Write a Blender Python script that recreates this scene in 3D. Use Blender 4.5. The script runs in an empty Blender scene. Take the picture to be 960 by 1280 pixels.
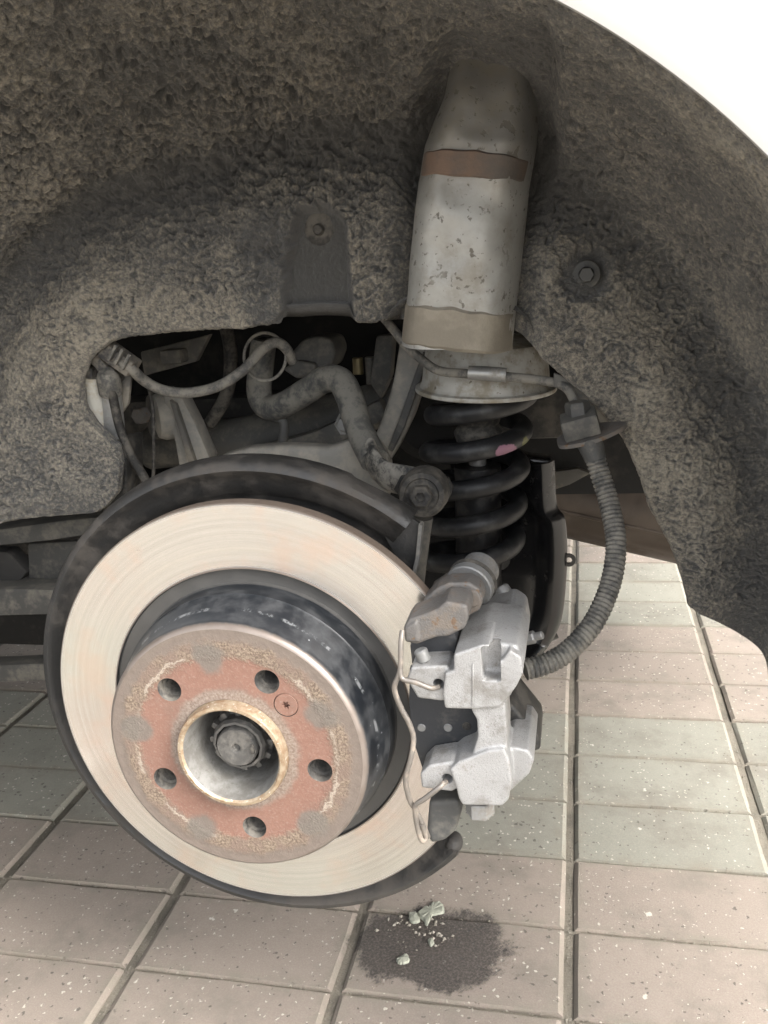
import bpy, bmesh, math, random
import numpy as np
from mathutils import Vector, Matrix
random.seed(7); np.random.seed(7)
scn = bpy.context.scene
col = scn.collection
RAD = math.radians

# ------------------------------------------------------------------ camera
F = 1100.0                                   # focal length in pixels of a 960x1280 picture
_d = np.array([.222, -.31, 1.0]); _d /= np.linalg.norm(_d)
_r = np.array([1, -.008, -.2245]); _r -= _d * (_r @ _d); _r /= np.linalg.norm(_r)
_u = np.cross(_r, _d); _u = _u if _u[1] < 0 else -_u
M = np.stack([_r, _d, _u])                   # world = M @ camera (x right, y down, z forward)
ZC = .338                                    # height of the axle
CAM = np.array([.2160, -.5050, .633])
cam_data = bpy.data.cameras.new('camera')
cam = bpy.data.objects.new('camera', cam_data); col.objects.link(cam)
cam_data.sensor_fit = 'VERTICAL'; cam_data.sensor_height = 36.0
cam_data.lens = 36.0 * F / 1280.0
cam_data.clip_start = .01; cam_data.clip_end = 500
mw = Matrix.Identity(4)
for i in range(3):
    mw[i][0] = M[i][0]; mw[i][1] = -M[i][1]; mw[i][2] = -M[i][2]; mw[i][3] = CAM[i]
cam.matrix_world = mw
scn.camera = cam

def P(x, y, Y):                              # photo pixel -> point on the plane at car depth Y
    v = M @ np.array([(x - 480) / F, (y - 640) / F, 1.0])
    return CAM + v * (Y - CAM[1]) / v[1]
def G(x, y, Z=0.0):                          # photo pixel -> point at height Z
    v = M @ np.array([(x - 480) / F, (y - 640) / F, 1.0])
    return CAM + v * (Z - CAM[2]) / v[2]

# ------------------------------------------------------------------ sky, sun, exposure
SUN_EL, SUN_AZ = RAD(40), RAD(112)           # azimuth clockwise from +Y
world = bpy.data.worlds.new('World'); scn.world = world; world.use_nodes = True
wn = world.node_tree.nodes; wl = world.node_tree.links; wn.clear()
wo = wn.new('ShaderNodeOutputWorld'); bg = wn.new('ShaderNodeBackground'); sky = wn.new('ShaderNodeTexSky')
sky.sky_type = 'NISHITA'; sky.sun_disc = False; sky.sun_elevation = SUN_EL; sky.sun_rotation = SUN_AZ
sky.air_density = 1.0; sky.dust_density = 4.0; sky.ozone_density = 1.0
hs = wn.new('ShaderNodeHueSaturation'); hs.inputs['Saturation'].default_value = .22
wl.new(sky.outputs[0], hs.inputs['Color']); wl.new(hs.outputs[0], bg.inputs['Color']); wl.new(bg.outputs[0], wo.inputs['Surface'])
bg.inputs['Strength'].default_value = .15
sd = bpy.data.lights.new('sun', 'SUN'); sun = bpy.data.objects.new('sun', sd); col.objects.link(sun)
sd.energy = 1.5; sd.angle = RAD(30); sd.color = (1.0, .96, .9)
sdir = Vector((math.sin(SUN_AZ) * math.cos(SUN_EL), math.cos(SUN_AZ) * math.cos(SUN_EL), math.sin(SUN_EL)))
sun.rotation_euler = (-sdir).to_track_quat('-Z', 'Y').to_euler(); sun.location = (0, -3, 4)
scn.view_settings.view_transform = 'Standard'; scn.view_settings.look = 'None'
scn.view_settings.exposure = 2.2; scn.view_settings.gamma = 1.0
scn.view_settings.use_curve_mapping = False
scn.render.engine = 'CYCLES'
scn.cycles.max_bounces = 10; scn.cycles.diffuse_bounces = 6
scn.cycles.use_denoising = True

# ------------------------------------------------------------------ noise (numpy Perlin)
_perm = np.random.RandomState(3).permutation(256); _perm = np.concatenate([_perm, _perm, _perm])
_grad = np.random.RandomState(4).normal(size=(256, 3)); _grad /= np.linalg.norm(_grad, axis=1)[:, None]
def perlin(p):
    p = np.asarray(p, float); i = np.floor(p).astype(int); f = p - i; i &= 255
    w = f * f * f * (f * (f * 6 - 15) + 10); out = 0
    for dx in (0, 1):
        for dy in (0, 1):
            for dz in (0, 1):
                h = _perm[_perm[_perm[(i[:, 0] + dx) & 255] + ((i[:, 1] + dy) & 255)] + ((i[:, 2] + dz) & 255)]
                g = _grad[h]
                dot = g[:, 0] * (f[:, 0] - dx) + g[:, 1] * (f[:, 1] - dy) + g[:, 2] * (f[:, 2] - dz)
                wx = w[:, 0] if dx else 1 - w[:, 0]; wy = w[:, 1] if dy else 1 - w[:, 1]; wz = w[:, 2] if dz else 1 - w[:, 2]
                out = out + dot * wx * wy * wz
    return out * 1.6
def fbm(p, o=4, g=.5):
    a = 1.0; s = 0; p = np.asarray(p, float)
    for k in range(o):
        s = s + a * perlin(p * 2 ** k + 17.3 * k); a *= g
    return s
def sstep(a, b, x):
    t = np.clip((x - a) / (b - a), 0, 1); return t * t * (3 - 2 * t)

# ------------------------------------------------------------------ object helpers
def tag(o, label=None, cat=None, group=None, kind=None):
    if label: o['label'] = label
    if cat: o['category'] = cat
    if group: o['group'] = group
    if kind: o['kind'] = kind
    return o
def thing(name, loc, label, cat, group=None):
    o = bpy.data.objects.new(name, None); col.objects.link(o)
    o.location = Vector([float(v) for v in loc]); o.empty_display_size = .03
    return tag(o, label, cat, group)
def link(name, me, mat, parent=None, origin=None, smooth=True, sharp=38, slots=None):
    """verts of me are in world space; moves them to the origin"""
    if origin is None: origin = tuple(parent.location) if parent is not None else (0, 0, 0)
    og = Vector([float(v) for v in origin])
    me.transform(Matrix.Translation(-og))
    if smooth:
        me.shade_smooth()
        if sharp: me.set_sharp_from_angle(angle=RAD(sharp))
    for m in ([mat] if mat is not None else []) + (slots or []): me.materials.append(m)
    o = bpy.data.objects.new(name, me); col.objects.link(o)
    if parent is not None:
        o.parent = parent
        pl = Vector(parent.location); pp = parent.parent
        while pp is not None: pl += Vector(pp.location); pp = pp.parent
        o.location = og - pl
    else: o.location = og
    return o
def wloc(o):
    l = Vector(o.location); p = o.parent
    while p is not None: l += Vector(p.location); p = p.parent
    return l
def mesh(v, f):
    me = bpy.data.meshes.new('m'); me.from_pydata([tuple(map(float, q)) for q in v], [], f); me.update(); return me
def bm2me(bm):
    bmesh.ops.recalc_face_normals(bm, faces=bm.faces[:])
    me = bpy.data.meshes.new('m'); bm.to_mesh(me); bm.free(); return me
def grid_mesh(V, closed_u=False, closed_v=False):
    """V: (nu,nv,3) array"""
    nu, nv = V.shape[:2]
    me = bpy.data.meshes.new('m')
    iu = np.arange(nu if closed_u else nu - 1); iv = np.arange(nv if closed_v else nv - 1)
    A, B = np.meshgrid(iu, iv, indexing='ij'); A2 = (A + 1) % nu; B2 = (B + 1) % nv
    q = np.stack([A * nv + B, A2 * nv + B, A2 * nv + B2, A * nv + B2], -1).reshape(-1, 4)
    me.vertices.add(nu * nv); me.vertices.foreach_set('co', V.reshape(-1).astype(np.float32))
    me.loops.add(q.size); me.loops.foreach_set('vertex_index', q.reshape(-1).astype(np.int32))
    me.polygons.add(len(q)); me.polygons.foreach_set('loop_start', np.arange(0, q.size, 4, dtype=np.int32))
    me.update(calc_edges=True); me.validate(); return me
def catmull(pts, n):
    pts = np.asarray(pts, float); k = len(pts)
    ext = np.vstack([2 * pts[0] - pts[1], pts, 2 * pts[-1] - pts[-2]])
    out = []
    for t in np.linspace(0, k - 1, n):
        i = min(int(t), k - 2); f = t - i
        a, b, c, d = ext[i], ext[i + 1], ext[i + 2], ext[i + 3]
        out.append(.5 * ((2 * b) + (c - a) * f + (2 * a - 5 * b + 4 * c - d) * f * f + (3 * b - a - 3 * c + d) * f ** 3))
    return np.array(out)
def arclen(pts, n):
    s = np.r_[0, np.cumsum(np.linalg.norm(np.diff(pts, axis=0), axis=1))]
    t = np.linspace(0, s[-1], n)
    return np.stack([np.interp(t, s, pts[:, k]) for k in range(pts.shape[1])], 1)
def tube_v(path, rad, seg=14, sq=(1, 1)):
    path = np.asarray(path, float); n = len(path)
    rad = np.full(n, rad) if np.isscalar(rad) else np.asarray(rad)
    T = np.gradient(path, axis=0); T /= np.linalg.norm(T, axis=1)[:, None] + 1e-12
    a = np.array([0, 0, 1.]) if abs(T[0][2]) < .9 else np.array([1., 0, 0])
    N = np.cross(T[0], a); N /= np.linalg.norm(N); V = np.zeros((n, seg, 3))
    th = np.linspace(0, 2 * np.pi, seg, endpoint=False)
    for i in range(n):
        N = N - T[i] * (N @ T[i]); N /= np.linalg.norm(N); B = np.cross(T[i], N)
        V[i] = path[i] + rad[i] * (np.cos(th)[:, None] * N * sq[0] + np.sin(th)[:, None] * B * sq[1])
    return V
def tube_me(path, rad, seg=14, caps=True, sq=(1, 1)):
    V = tube_v(path, rad, seg, sq); n = len(path)
    f = []
    for i in range(n - 1):
        for j in range(seg):
            k = (j + 1) % seg
            f.append((i * seg + j, i * seg + k, (i + 1) * seg + k, (i + 1) * seg + j))
    if caps: f.append(tuple(range(seg))[::-1]); f.append(tuple((n - 1) * seg + j for j in range(seg)))
    return mesh(V.reshape(-1, 3), f)
def lathe_me(prof, c, axis=(0, -1, 0), seg=64, a0=0, a1=360, jit=0):
    """prof: list of (r, h) along axis from c"""
    ax = Vector(axis).normalized(); x = Vector((1, 0, 0)) if abs(ax.x) < .9 else Vector((0, 0, 1))
    U = (x - ax * x.dot(ax)).normalized(); W = ax.cross(U)
    full = abs(a1 - a0) >= 360; n = seg if full else seg + 1
    th = np.radians(np.linspace(a0, a1, n, endpoint=not full))
    U, W, ax, c = map(np.array, (U, W, ax, c))
    V = np.array([[c + ax * h + r * (math.cos(t) * U + math.sin(t) * W) for (r, h) in prof] for t in th])
    me = grid_mesh(V, closed_u=full)
    bm = bmesh.new(); bm.from_mesh(me); bmesh.ops.remove_doubles(bm, verts=bm.verts[:], dist=1e-6)
    return bm2me(bm)
def prism_bm(bm, poly, Y0, Y1, bev=0.0, seg=2, shift=(0, 0), scale=1.0):
    """poly: [(X,Z)...]; extruded along Y"""
    poly = [tuple(map(float, p)) for p in poly]
    b = bmesh.new()
    vs = [b.verts.new((x, Y0, z)) for x, z in poly]
    cx = sum(p[0] for p in poly) / len(poly); cz = sum(p[1] for p in poly) / len(poly)
    vb = [b.verts.new((cx + (x - cx) * scale + shift[0], Y1, cz + (z - cz) * scale + shift[1])) for x, z in poly]
    b.faces.new(vs); b.faces.new(vb[::-1]); n = len(vs)
    for i in range(n): b.faces.new((vs[i], vs[(i + 1) % n], vb[(i + 1) % n], vb[i])[::-1])
    bmesh.ops.recalc_face_normals(b, faces=b.faces[:])
    if bev: bmesh.ops.bevel(b, geom=b.edges[:], offset=bev, segments=seg, profile=.6, affect='EDGES', clamp_overlap=True)
    m = bpy.data.meshes.new('t'); b.to_mesh(m); b.free(); bm.from_mesh(m); bpy.data.meshes.remove(m)
def px_poly(pts, Y): return [(P(x, y, Y)[0], P(x, y, Y)[2]) for x, y in pts]
def prism_me(pts, Y0, Y1, bev=.001, seg=2, px=True, shift=(0, 0), scale=1.0):
    bm = bmesh.new(); prism_bm(bm, px_poly(pts, Y0) if px else pts, Y0, Y1, bev, seg, shift, scale)
    return bm2me(bm)
def box_bm(bm, c, s, bev=0, rot=None):
    b = bmesh.new(); bmesh.ops.create_cube(b, size=1.0)
    bmesh.ops.scale(b, vec=s, verts=b.verts[:])
    if bev: bmesh.ops.bevel(b, geom=b.edges[:], offset=bev, segments=2, profile=.6, affect='EDGES', clamp_overlap=True)
    if rot is not None: bmesh.ops.transform(b, matrix=rot, verts=b.verts[:])
    bmesh.ops.translate(b, vec=[float(v) for v in c], verts=b.verts[:])
    m = bpy.data.meshes.new('t'); b.to_mesh(m); b.free(); bm.from_mesh(m); bpy.data.meshes.remove(m)
def box_me(c, s, bev=.001, rot=None):
    bm = bmesh.new(); box_bm(bm, c, s, bev, rot); return bm2me(bm)
def join(*mes):
    bm = bmesh.new()
    for m in mes: bm.from_mesh(m); bpy.data.meshes.remove(m)
    return bm2me(bm)
def cyl_me(a, b, r, seg=24, r2=None, bev=.0008):
    a = np.asarray(a, float); b = np.asarray(b, float); L = np.linalg.norm(b - a); r2 = r if r2 is None else r2
    bev = min(bev, r * .4, L * .3)
    return lathe_me([(0, 0), (r - bev, 0), (r, bev), (r2, L - bev), (r2 - bev, L), (0, L)], a, (b - a), seg)
def cast(me, voxel=.001, smooth=4, cutters=()):
    """fuse overlapping solids into one cast-looking skin"""
    o = bpy.data.objects.new('t', me); col.objects.link(o)
    m = o.modifiers.new('r', 'REMESH'); m.mode = 'VOXEL'; m.voxel_size = voxel; m.use_smooth_shade = True
    tmp = []
    for cme in cutters:
        c = bpy.data.objects.new('c', cme); col.objects.link(c); tmp.append(c)
        bmod = o.modifiers.new('b', 'BOOLEAN'); bmod.operation = 'DIFFERENCE'; bmod.object = c; bmod.solver = 'EXACT'
    s = o.modifiers.new('s', 'SMOOTH'); s.factor = .5; s.iterations = smooth
    dg = bpy.context.evaluated_depsgraph_get(); dg.update()
    out = bpy.data.meshes.new_from_object(o.evaluated_get(dg))
    bpy.data.objects.remove(o)
    for c in tmp: bpy.data.objects.remove(c)
    return out

# ------------------------------------------------------------------ materials
class NT:
    def __init__(s, name):
        s.m = bpy.data.materials.new(name); s.m.use_nodes = True; s.t = s.m.node_tree; s.n = s.t.nodes; s.l = s.t.links
        s.b = s.n['Principled BSDF']; s.tc = s.n.new('ShaderNodeTexCoord')
    def new(s, k, **kw):
        n = s.n.new(k)
        for a, v in kw.items(): setattr(n, a, v)
        return n
    def put(s, sock, v):
        if hasattr(v, 'is_output') or isinstance(v, bpy.types.NodeSocket): s.l.new(v, sock)
        else: sock.default_value = v
    def noise(s, scale, detail=4, rough=.55, vec=None, dist=0, w=None):
        n = s.new('ShaderNodeTexNoise'); n.inputs['Scale'].default_value = scale; n.inputs['Detail'].default_value = detail
        n.inputs['Roughness'].default_value = rough; n.inputs['Distortion'].default_value = dist
        s.l.new(vec or s.tc.outputs['Object'], n.inputs['Vector']); return n.outputs['Fac']
    def vor(s, scale, vec=None, feature='F1', out='Distance', rnd=1):
        n = s.new('ShaderNodeTexVoronoi', feature=feature); n.inputs['Scale'].default_value = scale; n.inputs['Randomness'].default_value = rnd
        s.l.new(vec or s.tc.outputs['Object'], n.inputs['Vector']); return n.outputs[out]
    def ramp(s, fac, a, b, c0=0.0, c1=1.0):
        n = s.new('ShaderNodeMapRange'); n.interpolation_type = 'SMOOTHSTEP'
        s.put(n.inputs[0], fac); n.inputs[1].default_value = a; n.inputs[2].default_value = b
        n.inputs[3].default_value = c0; n.inputs[4].default_value = c1; return n.outputs[0]
    def math(s, op, a, b=0.0, c=0.0, clamp=False):
        n = s.new('ShaderNodeMath', operation=op); n.use_clamp = clamp
        s.put(n.inputs[0], a); s.put(n.inputs[1], b); s.put(n.inputs[2], c); return n.outputs[0]
    def mix(s, fac, a, b):
        n = s.new('ShaderNodeMix', data_type='RGBA'); s.put(n.inputs[0], fac)
        for k, v in ((6, a), (7, b)):
            s.put(n.inputs[k], v if isinstance(v, bpy.types.NodeSocket) else (*v, 1)[:4])
        return n.outputs[2]
    def bump(s, h, strength=.3, dist=.001, normal=None):
        n = s.new('ShaderNodeBump'); n.inputs['Strength'].default_value = strength; n.inputs['Distance'].default_value = dist
        s.put(n.inputs['Height'], h)
        if normal is not None: s.l.new(normal, n.inputs['Normal'])
        return n.outputs[0]
    def sep(s, v):
        n = s.new('ShaderNodeSeparateXYZ'); s.l.new(v, n.inputs[0]); return n.outputs
    def out(s, color=None, rough=None, metal=None, normal=None, **kw):
        for k, v in (('Base Color', color), ('Roughness', rough), ('Metallic', metal), ('Normal', normal)):
            if v is None: continue
            if k == 'Base Color' and not isinstance(v, bpy.types.NodeSocket): v = (*v, 1)[:4]
            s.put(s.b.inputs[k], v)
        for k, v in kw.items(): s.put(s.b.inputs[k.replace('_', ' ')], v)
        return s.m
def dirty(name, base, dirt, amount=.5, scale=60, rough=.6, metal=0.0, bump=.25, bscale=400, spots=None, up=0.0, rough2=.85):
    """painted / bare part with dust and grime patches"""
    t = NT(name)
    n1 = t.noise(scale, 6, .62); n2 = t.noise(scale * 5.3, 4, .6)
    f = t.math('ADD', t.math('MULTIPLY', n1, .7), t.math('MULTIPLY', n2, .3))
    fac = t.ramp(f, .62 - .35 * amount, .75 - .25 * amount)
    if up:
        g = t.new('ShaderNodeNewGeometry'); z = t.sep(g.outputs['Normal'])[2]
        fac = t.math('ADD', fac, t.math('MULTIPLY', t.ramp(z, .1, .9), up), clamp=True)
    c = t.mix(fac, base, dirt)
    c = t.mix(t.math('MULTIPLY', n2, .35), c, tuple(v * .55 for v in base))
    if spots:
        c = t.mix(t.ramp(t.noise(scale * 2.2, 3, .5), .63, .68), c, spots)
    h = t.math('ADD', t.noise(bscale, 3, .6), t.math('MULTIPLY', f, 1.5))
    return t.out(c, t.ramp(fac, 0, 1, rough, rough2), t.ramp(fac, 0, 1, metal, metal * .25), t.bump(h, bump, .0012))

MT = {}
MT['black_steel'] = dirty('black_steel', (.012, .012, .013), (.085, .078, .068), .38, 45, .42, 0, .15, 500)
MT['gloss_black'] = dirty('gloss_black', (.010, .010, .011), (.06, .055, .05), .22, 30, .22, 0, .08, 400, rough2=.6)
MT['black_dusty'] = dirty('black_dusty', (.016, .016, .016), (.11, .10, .085), .55, 50, .6, 0, .2, 500, up=.35)
MT['shield'] = dirty('shield_steel', (.018, .018, .018), (.060, .053, .046), .5, 16, .5, 0, .25, 450, up=.15)
MT['grey_arm'] = dirty('grey_arm', (.22, .213, .195), (.34, .315, .27), .55, 40, .6, .1, .2, 450, up=.3)
MT['arm_dark'] = dirty('arm_dark', (.06, .06, .058), (.16, .15, .13), .5, 40, .65, 0, .2, 450, up=.3)
MT['bar'] = dirty('bar_dusty', (.045, .047, .048), (.20, .19, .165), .62, 55, .6, 0, .3, 600, up=.45)
MT['bar_peeled'] = dirty('bar_peeled', (.03, .03, .03), (.33, .31, .27), .62, 90, .55, 0, .3, 700)
MT['rubber'] = dirty('rubber', (.020, .019, .018), (.13, .118, .10), .55, 60, .75, 0, .2, 600, up=.3)
MT['under'] = dirty('underbody', (.035, .034, .033), (.12, .11, .095), .4, 18, .8, 0, .2, 200)
MT['black_void'] = dirty('shade_black', (.012, .012, .012), (.04, .037, .033), .3, 18, .85, 0, .2, 200)
MT['frame'] = dirty('frame_grey', (.11, .105, .095), (.24, .215, .175), .5, 30, .75, 0, .25, 300, up=.3)
MT['muffler'] = dirty('muffler', (.060, .046, .036), (.105, .083, .066), .5, 9, .45, .3, .1, 150)
MT['cable'] = dirty('cable', (.07, .069, .066), (.23, .215, .185), .62, 90, .7, 0, .15, 700)
MT['zinc'] = dirty('zinc', (.40, .40, .39), (.30, .28, .24), .35, 60, .45, .7, .15, 700)
MT['brass'] = dirty('brass', (.20, .165, .09), (.2, .17, .12), .3, 60, .45, .6, .1, 700)
MT['bracket'] = dirty('cast_bracket', (.135, .127, .12), (.165, .137, .112), .45, 70, .6, .25, .5, 800, spots=(.13, .085, .055))
MT['pad'] = dirty('pad_plate', (.028, .03, .034), (.09, .085, .08), .3, 70, .6, 0, .15, 700)
MT['pin'] = dirty('guide_pin', (.25, .25, .245), (.20, .18, .155), .45, 70, .5, .4, .15, 700)
MT['wire'] = dirty('spring_wire', (.22, .20, .18), (.30, .25, .2), .4, 80, .5, .6, .1, 900)
MT['lichen'] = dirty('pale_chip', (.24, .245, .195), (.31, .31, .25), .5, 150, .9, 0, .4, 600)
MT['grit'] = dirty('grit', (.20, .18, .145), (.30, .275, .23), .5, 30, .95, 0, .2, 600)
MT['seal'] = dirty('tan_band', (.23, .205, .165), (.32, .29, .235), .5, 26, .85, 0, .3, 500)
MT['seal2'] = dirty('brown_band', (.19, .13, .098), (.115, .107, .098), .62, 16, .85, 0, .25, 500)
MT['plastic_conn'] = dirty('connector_plastic', (.03, .03, .032), (.20, .18, .15), .6, 80, .6, 0, .2, 600, up=.4)
MT['pipe'] = dirty('pipe_silver', (.42, .41, .37), (.36, .30, .20), .5, 40, .5, .4, .15, 500)

def m_paint():
    t = NT('white_paint'); n = t.noise(8, 3)
    return t.out(t.mix(n, (.80, .80, .79), (.74, .74, .73)), .28, 0, t.bump(t.noise(900, 2), .02, .0002), Coat_Weight=.6, Coat_Roughness=.08)
MT['paint'] = m_paint()

def m_tower():                                # silver body paint with peeled undercoat spots
    t = NT('silver_body'); o = t.tc.outputs['Object']; z = t.sep(o)[2]
    n = t.noise(55, 5, .6); n2 = t.noise(140, 3, .5); big = t.noise(16, 4, .6)
    silver = t.mix(n2, (.34, .34, .325), (.42, .42, .40))
    grey = t.mix(n, (.17, .168, .16), (.26, .256, .245))
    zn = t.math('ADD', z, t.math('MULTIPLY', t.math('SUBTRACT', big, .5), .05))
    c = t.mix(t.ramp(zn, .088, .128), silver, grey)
    spots = t.math('MAXIMUM', t.ramp(t.noise(70, 5, .6), .61, .645), t.ramp(t.noise(210, 4, .6), .625, .66)); spots = t.math('MULTIPLY', spots, t.ramp(t.noise(26, 3), .38, .58, .35, 1))
    c = t.mix(t.math('MULTIPLY', spots, .85), c, (.12, .11, .095))
    c = t.mix(t.ramp(t.noise(30, 6, .7), .42, .7, 0, .65), c, (.22, .20, .16))
    return t.out(c, t.ramp(spots, 0, 1, .45, .85), .15, t.bump(t.math('SUBTRACT', t.math('MULTIPLY', n, .5), spots), .35, .001))
MT['tower'] = m_tower()

def m_cup():
    t = NT('silver_cup'); n = t.noise(60, 5, .6); n2 = t.noise(200, 3)
    c = t.mix(t.ramp(n, .40, .65), (.42, .41, .38), (.24, .215, .165)); c = t.mix(t.ramp(n2, .66, .72), c, (.15, .13, .1))
    return t.out(c, .55, .25, t.bump(n2, .2, .0008))
MT['cup'] = m_cup()

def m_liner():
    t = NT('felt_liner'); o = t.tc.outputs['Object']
    a = t.new('ShaderNodeAttribute'); a.attribute_name = 'dirt'; dirt = a.outputs['Fac']  # dirt cover, with the painted crease and slot shade mixed in
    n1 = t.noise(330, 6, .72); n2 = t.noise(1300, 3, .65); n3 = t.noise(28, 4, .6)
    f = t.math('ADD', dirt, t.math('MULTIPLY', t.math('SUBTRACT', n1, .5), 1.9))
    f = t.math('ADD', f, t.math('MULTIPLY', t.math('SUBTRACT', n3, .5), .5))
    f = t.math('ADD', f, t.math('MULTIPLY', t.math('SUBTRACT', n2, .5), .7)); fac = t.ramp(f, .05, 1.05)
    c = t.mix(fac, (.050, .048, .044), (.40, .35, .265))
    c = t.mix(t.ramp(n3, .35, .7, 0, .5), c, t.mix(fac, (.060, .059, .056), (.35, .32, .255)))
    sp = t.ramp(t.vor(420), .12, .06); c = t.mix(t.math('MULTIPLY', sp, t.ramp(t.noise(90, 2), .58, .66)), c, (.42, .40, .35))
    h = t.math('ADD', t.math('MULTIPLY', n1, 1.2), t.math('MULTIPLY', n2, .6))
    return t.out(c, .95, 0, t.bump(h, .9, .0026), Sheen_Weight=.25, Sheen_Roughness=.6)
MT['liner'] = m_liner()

def m_disc():                                 # machined friction face, object origin on the axle
    t = NT('machined_disc'); x, y, z = t.sep(t.tc.outputs['Object'])
    r = t.math('SQRT', t.math('ADD', t.math('MULTIPLY', x, x), t.math('MULTIPLY', z, z)))
    cv = t.new('ShaderNodeCombineXYZ'); t.l.new(r, cv.inputs[0]); rv = cv.outputs[0]
    g1 = t.noise(2600, 3, .7, rv); g2 = t.noise(420, 5, .8, rv); lo = t.noise(22, 4, .6); 
    an = t.math('ARCTAN2', z, x)
    cv2 = t.new('ShaderNodeCombineXYZ'); t.l.new(t.math('MULTIPLY', r, 260.0), cv2.inputs[0]); t.l.new(t.math('MULTIPLY', an, 1.3), cv2.inputs[1])
    arcs = t.noise(1.0, 5, .75, cv2.outputs[0]); bands = t.noise(95, 3, .6, rv)
    c = t.mix(t.ramp(g2, .25, .75), (.58, .56, .535), (.74, .725, .70))
    c = t.mix(t.ramp(arcs, .40, .66, 0, .28), c, (.50, .478, .45))
    c = t.mix(t.ramp(bands, .5, .7, 0, .45), c, (.72, .69, .64))
    c = t.mix(t.ramp(lo, .48, .68, 0, .6), c, (.72, .575, .50))
    st = t.math('MULTIPLY', t.ramp(t.noise(120, 5, .7), .66, .72), t.ramp(lo, .45, .6))
    c = t.mix(st, c, (.38, .34, .29))
    edge = t.math('MAXIMUM', t.ramp(r, .1478, .1496), t.ramp(r, .1076, .1060))
    c = t.mix(edge, c, (.14, .115, .095))
    ro = t.math('ADD', t.math('ADD', t.ramp(g2, .3, .7, .12, .22), t.math('MULTIPLY', arcs, .06)), t.math('MULTIPLY', edge, .35))
    tg = t.new('ShaderNodeTangent', direction_type='RADIAL', axis='Y')
    return t.out(c, ro, t.ramp(edge, 0, 1, .95, .3), t.bump(g1, .05, .0002), Anisotropic=.8, Anisotropic_Rotation=.25, Tangent=tg.outputs[0])
MT['disc'] = m_disc()
def m_rust_edge():
    t = NT('disc_edge_rust'); n = t.noise(160, 5, .65)
    return t.out(t.mix(n, (.10, .075, .06), (.21, .165, .13)), .75, .3, t.bump(n, .4, .001))
MT['disc_edge'] = m_rust_edge()

def m_hat():
    t = NT('hat_black'); n = t.noise(70, 5, .6)
    ch = t.math('MULTIPLY', t.ramp(t.noise(190, 3, .55), .70, .73), t.ramp(t.noise(45, 2), .5, .62))
    x, y, z = t.sep(t.tc.outputs['Object'])
    rust = t.ramp(t.math('ADD', y, t.math('MULTIPLY', t.math('SUBTRACT', n, .5), .006)), -.0425, -.0455)
    c = t.mix(t.ramp(n, .4, .7), (.012, .014, .017), (.045, .047, .05))
    c = t.mix(ch, c, (.30, .31, .32)); ln = t.math('MULTIPLY', t.math('MULTIPLY', t.ramp(y, -.0298, -.0290), t.ramp(y, -.0272, -.0280)), t.ramp(t.noise(120, 4, .7), .5, .62)); c = t.mix(t.math('MULTIPLY', ln, .6), c, (.26, .265, .27)); c = t.mix(t.ramp(y, .0002, .0012), c, t.mix(n, (.05, .05, .05), (.09, .086, .08))); c = t.mix(rust, c, t.mix(n, (.14, .105, .085), (.27, .24, .215)))
    return t.out(c, t.ramp(n, .3, .7, .32, .55), t.ramp(rust, 0, 1, .1, .5), t.bump(n, .15, .0008))
MT['hat'] = m_hat()

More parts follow.
